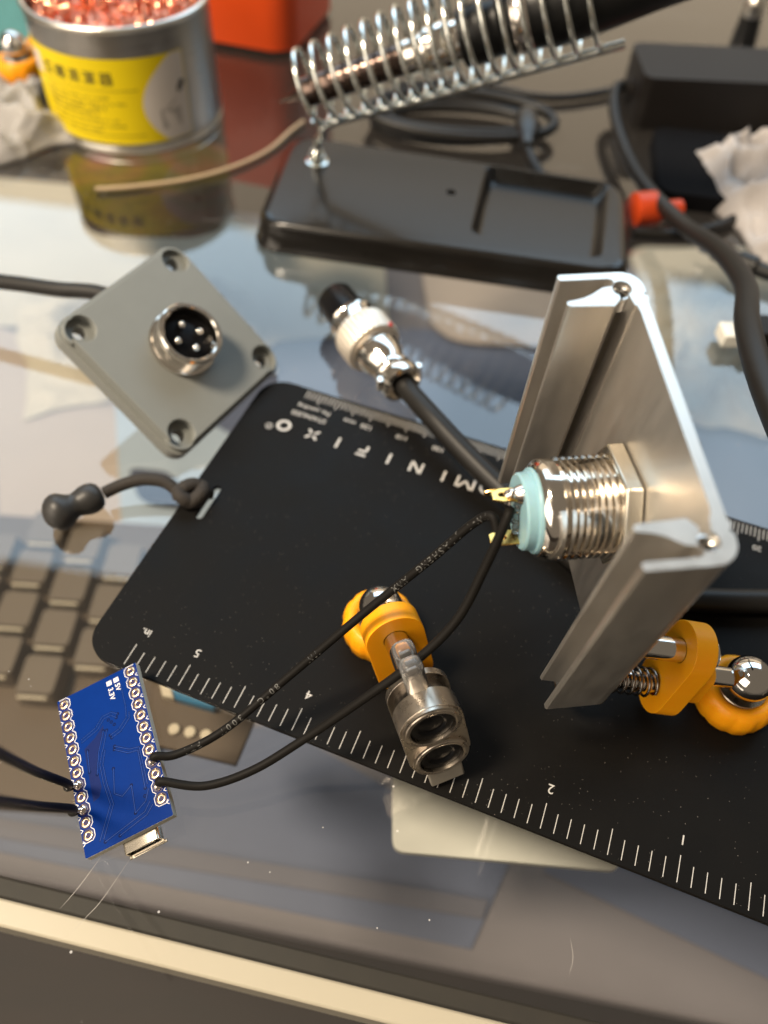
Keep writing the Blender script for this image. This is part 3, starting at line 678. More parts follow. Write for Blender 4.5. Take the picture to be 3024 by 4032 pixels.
wire('thin_black_wire', 'upper of two black wires entering the board from the photo edge', [hC + up * 0.95 - px * 0.75, hC + up * 1.25 - px * 1.6, (-53.4, 46.3, 8.5), (-53.9, 43.6, 22), (-49.0, 37.2, 48), (-43.7, 31.7, 70)], 0.78, M_WIRE, core=[[hC + up * 0.95 - px * 0.9, hC + up * 0.75 - px * 0.2, hC - up * 1.0]])
wire('thin_black_wire', 'lower of two black wires entering the board from the photo edge', [hD + up * 0.95 - px * 0.75, hD + up * 1.25 - px * 1.6, (-51.4, 42.0, 8.5), (-52.2, 38.2, 22), (-48.6, 32.2, 44), (-43.1, 26.0, 66)], 0.78, M_WIRE, core=[[hD + up * 0.95 - px * 0.9, hD + up * 0.75 - px * 0.2, hD - up * 1.0]])

# ================================================================== ball-joint clips
def clip(label, ball, a, u, dist=14.5, fl=0.0, rp=0.0, th=4.0, tab=True, group='orange ball-joint clips', zb=1.2):
    ball = V(ball); a = V(a).normalized(); u = V(u); u = (u - a * u.dot(a)).normalized(); s = a.cross(u) * -1
    base = V((ball.x, ball.y, zb)); t = thing('ball_joint_clip', label, 'clip', base, group=group)
    bz = ball.z - zb
    # scalloped magnet knob
    kn = MB(); n = 72; rr = []
    for z, r, sc in ((0.0, 7.0, 0.1), (0.5, 7.6, 0.25), (3.6, 8.0, 0.36), (5.6, 7.7, 0.3), (6.8, 7.0, 0.1), (7.2, 6.3, 0.0), (7.0, 5.0, 0.0), (5.8, 4.2, 0.0)):
        rr.append([V((math.cos(2 * math.pi * k / n) * (r - sc * max(0, math.cos(10 * 2 * math.pi * k / n)) ** 2), math.sin(2 * math.pi * k / n) * (r - sc * max(0, math.cos(10 * 2 * math.pi * k / n)) ** 2), z)) for k in range(n)])
    kn.rings(rr).build('magnet_knob', M_ORANGE, t, smooth=50)
    MB().lathe([(5.9, 3.6), (6.4, 4.5), (7.0, 4.9), (7.25, 4.75), (6.9, 4.3), (6.3, 3.4)], n=40).build('seat_ring', M_STEELB, t, smooth=50)
    c = V((0, 0, bz))
    MB().sphere(c, 4.6, 40, 24).build('steel_ball', M_STEEL, t, smooth=80)
    E0 = c + a * dist                                      # middle of the front face of the resin body
    FM = frame(E0, s, u, a)                                # x side, y up, z forward
    MB().cyl((0, -0.6, -dist + 3.0), (0, -0.6, -6.5), 2.1, 24, 0.2).build('neck', M_STEEL, t, M=FM)
    MB().prism([(x, y - 1.2) for x, y in rrect(-4.0, 4.0, -5.4, 4.8, 2.6, 6)], [], -8.0, -4.2).build('neck_block', M_ORANGE, t, M=FM, bev=0.6, seg=3)
    MB().prism(stadium(11.6, 22.6, 18), [circle2(0, 5.4, 2.4, 24), circle2(0, -5.4, 2.4, 24)], -4.3, 0).build('resin_body', M_ORANGE, t, M=FM, bev=0.5, seg=3)
    MB().cyl((0, 5.4, -7.0), (0, 5.4, -4.32), 3.0, 28, 0.4).build('rod_head', M_STEEL, t, M=FM)
    MB().cyl((0, 5.4, -4.4), (0, 5.4, 15.5 + fl), 2.35, 28).build('guide_rod', M_STEEL, t, M=FM)
    MB().cyl((0, -5.4, -4.4), (0, -5.4, 15.5 + fl), 2.0, 28).build('guide_rod', M_STEEL, t, M=FM)
    MB().tube([V((2.75 * math.cos(q * 0.35), -5.4 + 2.75 * math.sin(q * 0.35), 0.3 + q * 0.0935)) for q in range(108)], 0.30, 8).build('spring', M_SPRINGB, t, M=FM, smooth=80)
    sp = stadium(11.8, 21.6, 18); FB = FM; FR = FM @ Matrix.Translation((0, 0, rp)); FM = FM @ Matrix.Translation((0, 0, fl))
    MB().prism(sp, [], 10.2, 11.5).build('rear_jaw', M_STEELB, t, M=FR, bev=0.25)
    MB().prism([(x * 0.80, y * 0.86) for x, y in sp], [], 11.5 + rp - fl, 14.2).build('jaw_spacer', M_SPRINGB, t, M=FM)
    MB().prism(sp, [circle2(0, 5.3, 4.15, 30), circle2(0, -5.3, 4.15, 30)], 14.2, 14.2 + th).build('front_jaw', M_STEELB, t, M=FM, bev=0.4, seg=3)
    for y in (5.3, -5.3):
        MB().lathe([(18.2, 5.4), (18.75, 5.4), (18.85, 5.2), (18.85, 5.0), (19.0, 4.9), (19.1, 4.5), (19.0, 4.2), (17.0, 4.1), (16.0, 4.0)], (0, y, th - 4.0), n=44, cap=False).build('bearing_ring', M_STEELB, t, M=FM, smooth=30)
        MB().lathe([(16.6, 4.1), (18.3, 4.1), (18.45, 3.6), (18.3, 2.7), (17.9, 2.3), (18.1, 1.0), (18.1, 0.2)], (0, y, th - 4.0), n=32).build('black_socket', M_PLUGB, t, M=FM, smooth=30)
    for z0, y1, hgt, FP in ((9.0, 8.8, 8.2, FR), (12.9, 8.8, 8.8, FM)):
        pad = MB(); pad.rings([[V((x * q, y1 + yy, z0 + y * q)) for x, y in rrect(-2.05, 2.05, -1.7, 1.7, 1.2, 5)] for yy, q in ((0, 0.96), (0.5, 1), (hgt - 1.6, 1), (hgt - 0.7, 0.92), (hgt - 0.15, 0.68), (hgt, 0.3))])
        pd = pad.build('jaw_pad', M_SILI, t, M=FP, smooth=50)
        MB().box(-1.25, 1.25, y1 + 0.3, y1 + hgt - 2.0, z0 - 0.5, z0 + 0.5).build('pad_core', M_CORE, pd, M=FP, bev=0.3)
    if tab: MB().box(-3.4, 3.4, -15.4, -9.9, 17.0, 18.4).build('foot_tab', M_TAB, t, M=FM, bev=0.35)
    return t


clip('orange ball-joint clip with two round sockets facing out in the ruler middle', (0.63, 85.1, 11.6), (0.345, -0.92, 0.19), (-0.222, 0.07, 0.967), dist=13.0, fl=1.4, rp=1.2)
clip('orange ball-joint clip gripping the aluminium enclosure near the photo edge', (74.0, 74.4, 11.6), (-0.975, -0.03, 0.20), (0.14, 0.17, 0.98), dist=18.0, fl=1.7, rp=1.5, th=2.3, tab=False)
clip('orange ball-joint clip lying half hidden behind the yellow tin', (-143, 300, 22.0), (0.55, 0.5, -0.35), (0.3, 0.1, 0.9), zb=11.0)

# ================================================================== grey square cap with four-pin socket
gx, gy = V((-0.49, -0.87, 0.0)).normalized(), V((0.71, -0.39, -0.59))
gy = (gy - gx * gy.dot(gx)).normalized(); gz = gx.cross(gy)
GO = V((-54.58, 154.8, 16.73))
t = thing('square_cap', 'grey square end cap with four corner holes carrying a four pin socket', 'end cap', M=frame(GO - gz * 5, gx, gy, gz))
S2 = 20.4
def corner_cut(r, c):
    out = []
    for qx, qy, a0 in ((1, -1, 0), (1, 1, 1), (-1, 1, 2), (-1, -1, 3)):
        cx, cy = qx * c, qy * c
        d = math.acos(min(1, (S2 - 0.0 - c) / r)) if r > S2 - c else 0.0
        # concave arc seen from the centre of the plate
        mid = math.atan2(-qy, -qx); spread = math.pi - (math.pi / 4 + 0) - 0.12
        angs = [mid + spread - 2 * spread * k / 14 for k in range(15)]
        pts = [(cx + r * math.cos(g), cy + r * math.sin(g)) for g in angs]
        pts = [(max(-S2, min(S2, x)), max(-S2, min(S2, y))) for x, y in pts]
        out += [p for i, p in enumerate(pts) if i == 0 or math.dist(p, pts[i - 1]) > 0.02]
    return out
cc = 16.6
low = rrect(-S2 - 0.9, S2 + 0.9, -S2 - 0.9, S2 + 0.9, 4.2, 8)
MB().prism(low, [circle2(x * cc, y * cc, 1.7, 16) for x in (-1, 1) for y in (-1, 1)], -1.6, 2.4).build('cap_base', M_GREY, t, bev=0.7, seg=3)
MB().prism(corner_cut(3.5, cc), [], 2.38, 5.0, ngon=True).build('cap_top', M_GREY, t, bev=0.9, seg=4, smooth=30)
for x in (-1, 1):
    for y in (-1, 1):
        a0 = math.atan2(y, x)
        ring = [(x * cc + r * math.cos(a), y * cc + r * math.sin(a)) for r, sg in ((4.05, 1), (3.45, -1)) for a in [a0 + sg * (-1.15 + 2.3 * q / 12) for q in range(13)]]
        MB().prism(ring, [], 2.38, 3.9).build('corner_rim', M_GREY, t, bev=0.25)
sc = V((-0.6, 0.6, 5.0))
t2 = thing('panel_socket', 'nickel threaded four pin socket on the grey square cap', 'socket', M=frame(GO, gx, gy, gz) @ Matrix.Translation((-0.6, 0.6, 0)))
pr = [(0.02, 7.2), (0.02, 8.6), (1.2, 8.6), (1.35, 8.2)]
z = 1.4
while z < 5.6:
    pr += [(z + 0.1, 7.75), (z + 0.3, 8.15), (z + 0.5, 8.15), (z + 0.68, 7.75)]; z += 0.75
pr += [(6.2, 8.1), (7.0, 8.0), (7.3, 7.7), (7.3, 7.0), (7.0, 6.7), (1.6, 6.6)]
MB().lathe(pr, n=56).build('threaded_barrel', M_CHROME, t2, smooth=30)
MB().lathe([(1.5, 6.5), (4.0, 6.5), (4.1, 6.2), (4.1, 0.2)], n=40).build('black_insulator', M_PLUGB, t2, smooth=30)
for q in range(4):
    a = R(45 + 90 * q) + 0.55
    MB().lathe([(3.8, 0.9), (5.4, 0.9), (5.9, 0.65), (6.05, 0.2)], (3.3 * math.cos(a), 3.3 * math.sin(a), 0), n=16).build('contact_pin', M_CHROME, t2, smooth=50)
MB().box(-0.8, 0.8, -6.75, -5.7, 2, 7.0).build('key_notch', M_CHROME, t2, M=Matrix.Rotation(R(-155), 4, 'Z'), bev=0.2)
wire('grey_black_cable', 'dark round cable running from behind the grey square cap to the photo edge', [GO - gz * 6 + V((-8, 3, 2)), (-76, 171, 17), (-92, 174, 16), (-110, 177.5, 14.5), (-150, 184, 10)], 2.05, M_CABLE, cat='cable', n=14)

# ================================================================== cable plug
P0, P1 = V((-17.6, 186.6, 8.4)), V((5.6, 150.0, 8.4)); ax = (P1 - P0).normalized()
t = thing('cable_plug', 'nickel screw-lock cable plug with black tip lying behind the ruler', 'plug', (P0.x, P0.y, 0))
pb = V((P0.x, P0.y, 0)); q0 = P0 - pb
MB().lathe([(-1.0, 4.4), (-0.8, 5.3), (-0.4, 5.55), (10.6, 5.55), (10.8, 4.0)], q0, ax, 36).build('black_tip', M_PLUGB, t, smooth=40)
MB().lathe([(9.2, 5.6), (9.4, 6.5), (9.9, 6.8), (10.5, 6.5), (10.8, 6.45), (14.6, 6.5), (15.0, 6.0)], q0, ax, 40).build('front_sleeve', M_CHROME, t, smooth=40)
kn = MB(); n = 72; x_, y_ = perp(ax); rr = []
for tt, r, d in ((14.4, 6.6, 0), (14.8, 7.6, 0), (15.3, 8.1, 0.35), (22.2, 8.1, 0.35), (22.8, 7.7, 0), (23.2, 6.4, 0)):
    rr.append([q0 + ax * tt + (x_ * math.cos(2 * math.pi * k / n) + y_ * math.sin(2 * math.pi * k / n)) * (r - d * (k % 2)) for k in range(n)])
kn.rings(rr).build('knurled_ring', M_KNURL, t, smooth=25)
MB().lathe([(22.8, 5.6), (23.2, 6.6), (24.2, 6.7), (24.6, 6.0), (27.5, 5.9), (29.5, 5.2), (31.2, 4.5), (32, 4.4)], q0, ax, 40).build('rear_shell', M_CHROME, t, smooth=40)
MB().lathe([(31.6, 4.2), (31.9, 5.1), (33.2, 5.3), (33.9, 4.9), (34.6, 5.6), (36.4, 5.9), (38.2, 5.6), (38.6, 4.6), (36.0, 3.6)], q0, ax, 40).build('strain_clamp', M_CHROME, t, smooth=40)
for sg in (-1, 1):
    cpt = q0 + ax * 36 + (x_ * sg * 5.6)
    MB().cyl(cpt - V((0, 0, 1)), cpt + V((0, 0, 2.6)), 1.1, 14, 0.2).build('clamp_screw', M_CHROME, t)
dd = (V((0.55, 0.30, 0.78))).normalized(); dd = (dd - ax * dd.dot(ax)).normalized()
MB().sphere(q0 + ax * 22.2 + dd * 7.6, 0.8, 12, 8).build('red_dot', M_RED, t)
wire('thick_black_cable', 'thick black cable leaving the plug across the ruler to the enclosure', [q0 + pb + ax * 34.5, P0 + ax * 42, (10.6, 142.6, 8.8), (16.4, 135.4, 8.0), (22.6, 128.4, 7.0), (29.5, 121.0, 6.0), (38, 112, 4.6), (49, 101.5, 4.2), (66, 97, 4.2), (95, 98, 4.2)], 2.75, M_CABLE, cat='cable', n=16)

# ================================================================== tin of copper wool
CC = V((-102.5, 301.0, 0)); CR, CH = 31.0, 42.0
t = thing('copper_wool_tin', 'round brushed tin with yellow label filled with copper wool', 'tin', CC)
MB().lathe([(0.1, 28.8), (0.3, 30.2), (1.6, 31.0), (39.6, 31.0), (40.4, 31.2), (40.4, 29.6), (3, 29.4)], n=96).build('tin_wall', M_TIN, t, smooth=40)
n = 96
MB().rings([[V((math.cos(2 * math.pi * q / n) * (30.7 + 1.0 * math.cos(b)), math.sin(2 * math.pi * q / n) * (30.7 + 1.0 * math.cos(b)), 41.0 + 1.0 * math.sin(b))) for q in range(n)] for b in [2 * math.pi * j / 12 for j in range(12)]], close=True).build('rolled_rim', M_RIM, t, smooth=80)
MB().lathe([(0.2, 30.6), (1.0, 31.4), (2.0, 31.5), (2.8, 31.1)], n=96, cap=False).build('bottom_seam', M_RIM, t, smooth=80)
LZ0, LZ1, LA0, LA1 = 4.0, 32.5, R(-152), R(-37)
def patch(mb, poly, rad):
    """map (angle-arc mm, z) polygon grid on the tin"""
    mb.add([((rad) * math.cos(a), (rad) * math.sin(a), z) for a, z in poly], [tuple(range(len(poly)))])
lab = MB(); na = 60
lab.add([(31.06 * math.cos(LA0 + (LA1 - LA0) * i / na), 31.06 * math.sin(LA0 + (LA1 - LA0) * i / na), z) for z in (LZ0, LZ1) for i in range(na + 1)], [(i, i + 1, na + 2 + i, na + 1 + i) for i in range(na)])
lab.build('yellow_label', M_YEL, t, smooth=80)
# white picture area: right of a large circle arc
wh = MB(); ac, zc, rr_ = 31 * R(-44.5), 15.5, 14.5; rows = 24; cols = 10; vs = []
for j in range(rows + 1):
    z = LZ0 + 0.3 + (LZ1 - LZ0 - 0.6) * j / rows
    d = (z - 16.5) / 17.0; left = -31 * R(68) + 31 * R(16) * d * d * 1.6
    right = 31 * LA1 - 0.3
    for i in range(cols + 1):
        a = (left + (right - left) * i / cols) / 31; vs.append((31.10 * math.cos(a), 31.10 * math.sin(a), z))
wh.add(vs, [(j * (cols + 1) + i, j * (cols + 1) + i + 1, (j + 1) * (cols + 1) + i + 1, (j + 1) * (cols + 1) + i) for j in range(rows) for i in range(cols)])
wh.build('white_label_panel', M_LWHITE, t, smooth=80)
def wrap(mb, rad, a0, z0):
    for i, v in enumerate(mb.v): a = a0 + v.x / rad; mb.v[i] = V((rad * math.cos(a), rad * math.sin(a), z0 + v.y))
ink = MB(); text_mesh(ink, '烙鐵清潔器', 4.6, None, spacing=1.45, bold=0.05); wrap(ink, 31.12, R(-108), 26.0); ink.build('black_lettering', M_INK, t, smooth=0)
ol = MB()
rt = random.Random(5)
for j in range(7):
    x = -19.0; zz = 19.6 - 1.9 * j; hgt = 1.0 if j not in (2, 3) else 1.5
    while x < 10 + 6 * math.sin(j * 1.7):
        w = rt.uniform(0.5, 1.3); ol.add([(x, zz, 0), (x + w, zz, 0), (x + w, zz + hgt * rt.uniform(0.6, 1.0), 0), (x, zz + hgt * rt.uniform(0.6, 1.0), 0)], [(0, 1, 2, 3)]); x += w + rt.choice((0.3, 0.35, 1.2))
for z in (22.3, 7.0):
    ol.add([(-22 + 44 * i / 24, z + dz, 0) for dz in (0, 0.35) for i in range(25)], [(i, i + 1, 26 + i, 25 + i) for i in range(24)])
ol.v = [V((v.x * 0.88, v.y, 0)) for v in ol.v]
wrap(ol, 31.12, R(-105), 0.0); ol.build('olive_lettering', M_YELD, t, smooth=0)
gp = MB(); pts = [(-3.6 + 7.2 * i / 12, 8.2) for i in range(13)] + [(3.9 - 7.8 * i / 12, 14.6) for i in range(13)]
gp.add([(x, z, 0) for x, z in pts], [tuple(range(len(pts)))]); wrap(gp, 31.13, R(-51), 0); gp.build('tin_picture_print', M_LGREY, t, smooth=0)
gp = MB(); line(gp, [(-1.0, 15.2), (1.2, 16.4), (4.6, 20.6)], 0.7, 0); line(gp, [(-3, 14.8), (2.6, 15.4)], 0.9, 0); wrap(gp, 31.15, R(-51), 0); gp.build('tool_picture_print', M_LGREY, t, smooth=0)
gp = MB(); line(gp, [(4.4, 20.4), (5.7, 22.4)], 1.9, 0); wrap(gp, 31.15, R(-51), 0); gp.build('tool_grip_print', M_INK, t, smooth=0)
MB().add([(31.11 * math.cos(R(-149 + i * 3)), 31.11 * math.sin(R(-149 + i * 3)), z) for z in (22.5, 29.5) for i in range(5)], [(i, i + 1, 6 + i, 5 + i) for i in range(4)]).build('white_logo_print', M_LWHITE, t, smooth=80)
# copper wool: many curled ribbons
wl = MB(); rnd = random.Random(3)
MB().lathe([(30, 29.2), (34, 27), (37.5, 18), (38.5, 6), (38.6, 0.2)], n=40).build('wool_core', M_COPPER, t, smooth=60)
for q in range(620):
    r = 27.6 * math.sqrt(rnd.random()); a = rnd.random() * 2 * math.pi
    c = V((r * math.cos(a), r * math.sin(a), 37.2 + 3.2 * (1 - (r / 29) ** 2) + rnd.uniform(-1.5, 2.2)))
    ax_ = V((rnd.gauss(0, 1), rnd.gauss(0, 1), rnd.gauss(0, 0.35))).normalized(); ex_, ey_ = perp(ax_)
    cr_ = rnd.uniform(1.2, 2.6); w = rnd.uniform(0.35, 0.8); st = 12; ph = rnd.random() * 6; pit = rnd.uniform(0.5, 1.3); prev = []
    for k2 in range(st):
        g = ph + k2 * 0.62
        p = c + (ex_ * math.cos(g) + ey_ * math.sin(g)) * cr_ + ax_ * (k2 * pit * 0.25)
        rl = math.hypot(p.x, p.y)
        if rl > 28.9: p = V((p.x * 28.9 / rl, p.y * 28.9 / rl, p.z))
        prev += [p - ax_ * w * 0.5, p + ax_ * w * 0.5]
    wl.add(prev, [(2 * k2, 2 * k2 + 1, 2 * k2 + 3, 2 * k2 + 2) for k2 in range(st - 1)])
o = wl.build('copper_wool', M_COPPER, t, smooth=60); o['kind'] = 'stuff'

# ================================================================== soldering iron stand
t = thing('iron_stand', 'black soldering iron stand with coiled wire holder', 'stand', (12, 234, 0)); sb_ = V((12, 234, 0))
fl_, fr_, br_, bl_ = V((-46.0, 219.0)), V((68.5, 204.5)), V((74, 255.5)), V((-41.5, 273.0))
quad = [fl_, fr_, br_, bl_]
def rquad(q, cr, n=6, ins=0.0):
    ctr = sum(q, V((0, 0))) / 4; q = [p + (ctr - p).normalized() * ins * 1.4 for p in q]; out = []
    for i in range(4):
        p, a, b = q[i], q[i - 1], q[(i + 1) % 4]; pa, pb = p + (a - p).normalized() * cr, p + (b - p).normalized() * cr
        for k2 in range(n + 1):
            s = k2 / n; out.append(pa.lerp(p, s).lerp(p.lerp(pb, s), s))
    return out
SP = lambda pts, z: [V((p.x, p.y, z)) - sb_ for p in pts]
SZ = 10.8
MB().rings([SP(rquad(quad, 9, 6, ins), z) for z, ins in ((0.9, 1.0), (0.9, -0.9), (1.5, -1.2), (2.2, -0.9), (2.6, -0.1), (8.4, 0.2), (9.8, 0.7), (10.5, 1.5), (SZ, 2.6))], cap=False).build('stand_shell', M_BASE, t, smooth=60)
ta = [V((20.5, 220.5)), V((60.5, 211.5)), V((68.0, 253.5)), V((26.5, 260.5))]
to, ti, tf = rquad(ta, 4, 6, 0), rquad(ta, 4, 6, 0.7), rquad(ta, 4, 6, 2.4)
top_o = rquad(quad, 9, 6, 2.6)
MB().prism([(p.x - sb_.x, p.y - sb_.y) for p in top_o], [[(p.x - sb_.x, p.y - sb_.y) for p in to], [(14.9 - sb_.x + 1.6 * math.cos(g), 242.4 - sb_.y + 1.6 * math.sin(g)) for g in [2 * math.pi * i / 14 for i in range(14)]]], SZ - 0.9, SZ + 0.002).build('stand_top', M_BASE, t, smooth=30)
MB().rings([SP(to, SZ), SP(ti, SZ - 0.5), SP(tf, SZ - 3.4), SP(rquad(ta, 4, 6, 3.4), SZ - 3.9)][::-1], cap=False).add(SP(rquad(ta, 4, 6, 3.3), SZ - 3.9), [tuple(range(28))]).build('sponge_tray', M_BASE, t, smooth=60)
MB().box(-30, 40, -18, 22, 1.5, 6.2).build('underside', M_BLACKP, t)
for fx, fy in ((-36, 227), (58, 214), (64, 247), (-32, 264)):
    MB().cyl(V((fx, fy, 0.05)) - sb_, V((fx, fy, 1.6)) - sb_, 4, 20, 0.4).build('rubber_foot', M_BLACKP, t)
nb = V((-30.0, 255.2, 10.8)) - sb_
MB().prism([(3.0 * math.cos(R(60 * q)), 3.0 * math.sin(R(60 * q))) for q in range(6)], [], 0, 2.6).build('hex_nut', M_ZINC, t, M=Matrix.Translation(nb), bev=0.3)
MB().lathe([(0, 3.8), (0.6, 3.8), (0.8, 3.5)], nb - V((0, 0, 0.1)), (0, 0, 1), 24).build('washer', M_ZINC, t)
MB().cyl(nb + V((0, 0, 2.6)), nb + V((0, 0, 4.4)), 2.1, 20, 0.4).build('post_collar', M_ZINC, t)
RS, RE = V((-26.0, 250.5, 26)) - sb_, V((58.7, 245, 57.5)) - sb_
rail = catmull([nb + V((0, 0, 2)), nb + V((0.5, -0.5, 8)), RS + V((-2.0, 1.5, -4.5)), RS + V((1.5, 0, 0.8)), RS.lerp(RE, 0.3), RS.lerp(RE, 0.7), RE], 10)
MB().tube(rail, 1.35, 12).build('support_rail', M_ZINC, t, smooth=60)
rd = (RE - RS).normalized(); sd = rd.cross(V((0, 0, 1))).normalized(); ud = sd.cross(rd)
turns = 17; coil = []
LR = (RE - RS).length
for q in range(turns * 26 + 1):
    f = q / (turns * 26); rad = 10.6 + 4.4 * f; a = 2 * math.pi * turns * f - math.pi / 2
    adv = LR * (-0.05 + 0.98 * (f + 0.018 * math.sin(math.pi * 2 * f)))
    coil.append(RS + rd * adv + ud * (rad + 1.6) + sd * (-math.cos(a) * rad) + ud * math.sin(a) * rad)
MB().tube(coil, 0.78, 8).build('holder_coil', M_ZINC, t, smooth=70)

# ================================================================== soldering iron
io = RS + sb_ + ud * 11.2; id_ = (rd + ud * 0.045).normalized()
t = thing('soldering_iron', 'soldering iron with black handle resting in the wire coil', 'soldering iron', io)
MB().lathe([(-12, 0.25), (-9, 0.9), (-4, 2.2), (-3.5, 2.6)], (0, 0, 0), id_, 24).build('bit', M_SHAFT, t, smooth=40)
MB().lathe([(-4, 3.6), (-3.6, 4.4), (36, 4.4), (36.4, 4.2)], (0, 0, 0), id_, 32).build('heater_barrel', M_SHAFT, t, smooth=40)
MB().lathe([(30, 4.0), (30.5, 5.0), (36, 5.2), (36.5, 6.4), (44, 6.4), (45, 5.6), (48, 5.6)], (0, 0, 0), id_, 32).build('chrome_ferrule', M_CHROME, t, smooth=40)
MB().lathe([(46.5, 5.5), (47, 7.6), (54, 8.2), (55, 7.4), (58, 7.4), (59, 8.4), (70, 8.8), (71, 9.8), (84, 9.8), (100, 8.8), (150, 8.2), (175, 7.2), (178, 4)], (0, 0, 0), id_, 36).build('handle', M_HANDLE, t, smooth=40)
MB().lathe([(62, 8.7), (62.6, 9.0), (66, 9.05), (66.6, 8.8)], (0, 0, 0), id_, 36).build('clear_grip_band', M_SOLDER, t, smooth=40)

# ================================================================== background clutter
def rbox(name, label, cat, loc, sx, sy, sz, rz, mt, cr=4, bev=1.5, group=None):
    o = MB().prism(rrect(-sx / 2, sx / 2, -sy / 2, sy / 2, cr, 6), [], 0, sz).build(name, mt, None, bev=bev, seg=4, smooth=40)
    o.location = V(loc) * MM; o.rotation_euler = (0, 0, rz); return tag(o, label, cat, group)
ob = thing('orange_case', 'glossy orange red plastic case standing behind the tin', 'case', (-77, 386, 0))
om = Matrix.Rotation(R(-14), 4, 'Z')
MB().prism(rrect(-40, 34, -28, 30, 11, 8), [], 2.5, 60).build('case_shell', M_OBOX, ob, M=om, bev=5.0, seg=6, smooth=40)
MB().prism(rrect(-30, 30, -22, 22, 8, 6), [], 0.1, 2.6).build('dark_foot', M_BLACKP, ob, M=om, bev=0.5)
br = thing('power_adapter', 'dark brown black power adapter block with its cable', 'adapter', (118, 327, 0)); bm_ = Matrix.Rotation(R(2.5), 4, 'Z')
MB().prism(rrect(-33, 45, -14, 16, 4, 6), [], 1.0, 20).build('adapter_body', M_BRICK, br, M=bm_, bev=2.2, seg=4, smooth=40)
MB().cyl(V((-34.5, 1, 9)), V((-31, 1, 9)), 4.0, 20, 0.6).build('strain_relief', M_BRICK, br, M=bm_)
MB().prism(rrect(-30, 42, -11, 13, 3, 4), [], 0.05, 1.1).build('bottom_cover', M_BLACKP, br, M=bm_)
wire('adapter_cable', 'thick black adapter cable curving forward to the photo edge', [(86, 327, 9), (80, 326, 10), (77.0, 316, 9.5), (76.5, 300, 8), (78.5, 278, 7), (81.5, 258, 8), (88, 230, 12), (88.5, 200, 24), (84.0, 168, 36), (74.5, 140, 46), (71.0, 116, 50), (71.5, 84, 52)], (lambda f: 2.1 + 0.6 * min(1.0, max(0.0, (f - 0.35) * 4))), M_CABLE, cat='cable', n=16)
def crumple(name, label, loc, sx, sy, hz, seed, mt, rz=0.0, cat='plastic bag'):
    n = 80; mb = MB(); vs = []
    for j in range(n + 1):
        for i in range(n + 1):
            x, y = (i / n - 0.5), (j / n - 0.5); e = max(0, 1 - (2 * abs(x)) ** 4) * max(0, 1 - (2 * abs(y)) ** 4)
            p = V((x * 5 + seed, y * 5, seed * 0.37))
            ridg = (1 - abs(noise.noise(p))) ** 2 * 0.6 + (1 - abs(noise.noise(p * 1.7 + V((7, 1, 3))))) ** 2 * 0.22 + 0.10 * noise.noise(p * 5)
            vs.append((x * sx + 6 * noise.noise(p * 0.8 + V((3, 3, 3))), y * sy + 6 * noise.noise(p * 0.8 + V((9, 2, 1))), 0.6 + max(0.0, hz * e * ridg)))
    mb.add(vs, [(j * (n + 1) + i, j * (n + 1) + i + 1, (j + 1) * (n + 1) + i + 1, (j + 1) * (n + 1) + i) for j in range(n) for i in range(n)])
    o = mb.build(name, mt, None, smooth=180); o.location = V(loc) * MM; o.rotation_euler = (0, 0, rz)
    so = o.modifiers.new('film', 'SOLIDIFY'); so.thickness = 0.0002
    return tag(o, label, cat)
crumple('plastic_bag', 'crumpled clear plastic bag lying beside the tin at the photo edge', (-158, 283, 0), 78, 62, 20, 1.7, M_BAG, R(35))
crumple('plastic_bag', 'crumpled milky plastic bag at the far photo edge by the adapter', (143, 262, 0), 70, 90, 26, 6.1, M_BAGW, R(20))
rbox('teal_box', 'teal plastic box behind the tin at the photo corner', 'box', (-172, 372, 0), 60, 50, 22, R(15), M_TEAL)
wire('tan_wire', 'thin tan wire curving on the glass from the tin to the stand', [(-104, 246, 1.2), (-92, 249, 1.2), (-74, 256, 1.2), (-60, 266, 1.2), (-50, 278, 1.2), (-44, 292, 1.2), (-40, 300, 1.2)], 0.8, M_TAN)
# orange screw cap under the adapter cable
t = thing('orange_stopper', 'orange red plastic stopper lying under the adapter cable', 'stopper', (82, 246, 0))
MB().lathe([(0, 4.6), (0.6, 5.6), (7, 5.8), (9, 5.2), (10.5, 3.4), (11, 1.5)], (-6, 1.5, 5.6), (1, 0.25, 0.0), 28).build('cap_shell', M_STOP, t, smooth=50)
MB().lathe([(0, 3.2), (6, 3.2), (6.4, 2.6)], (5, 4.2, 4.6), (1, 0.25, 0), 20).build('cap_stem', M_STOP, t, smooth=50)
# black lead with metal plug, right of the cap
t = thing('black_probe_lead', 'short black probe lead lying by the milky bag', 'probe', (112, 222, 0))
MB().lathe([(0, 2.0), (1, 2.6), (8, 2.6), (8.6, 3.6), (14, 3.6), (15, 2.4), (24, 2.2)], (-12, 8, 3.7), (1, -0.62, 0), 20).build('probe_body', M_BLACKP, t, smooth=40)
MB().lathe([(0, 1.6), (4, 1.6), (4.4, 1.0)], (-15.5, 10.2, 3.7), (1, -0.62, 0), 16).build('probe_tip', M_CHROME, t, smooth=40)
t = thing('usb_lead', 'black flat plug with dark cable at the photo edge below the bag', 'plug', (116, 191, 0))
MB().prism(rrect(-14, 16, -4.2, 4.2, 1.5, 4), [], 0.2, 7.5).build('plug_shell', M_BRICK, t, M=Matrix.Rotation(R(6), 4, 'Z'), bev=0.8)
MB().box(-22, -14, -3.2, 3.2, 1.6, 5.8).build('metal_plug', M_WPAD, t, M=Matrix.Rotation(R(6), 4, 'Z'), bev=0.3)
wire('thin_dark_cable', 'thin dark cable looping on the glass behind the adapter cable', [(76, 240, 2), (92, 241, 2), (110, 250, 2), (124, 268, 2.2), (130, 292, 2.4), (124, 304, 3)], 1.9, M_CABLE, cat='cable')
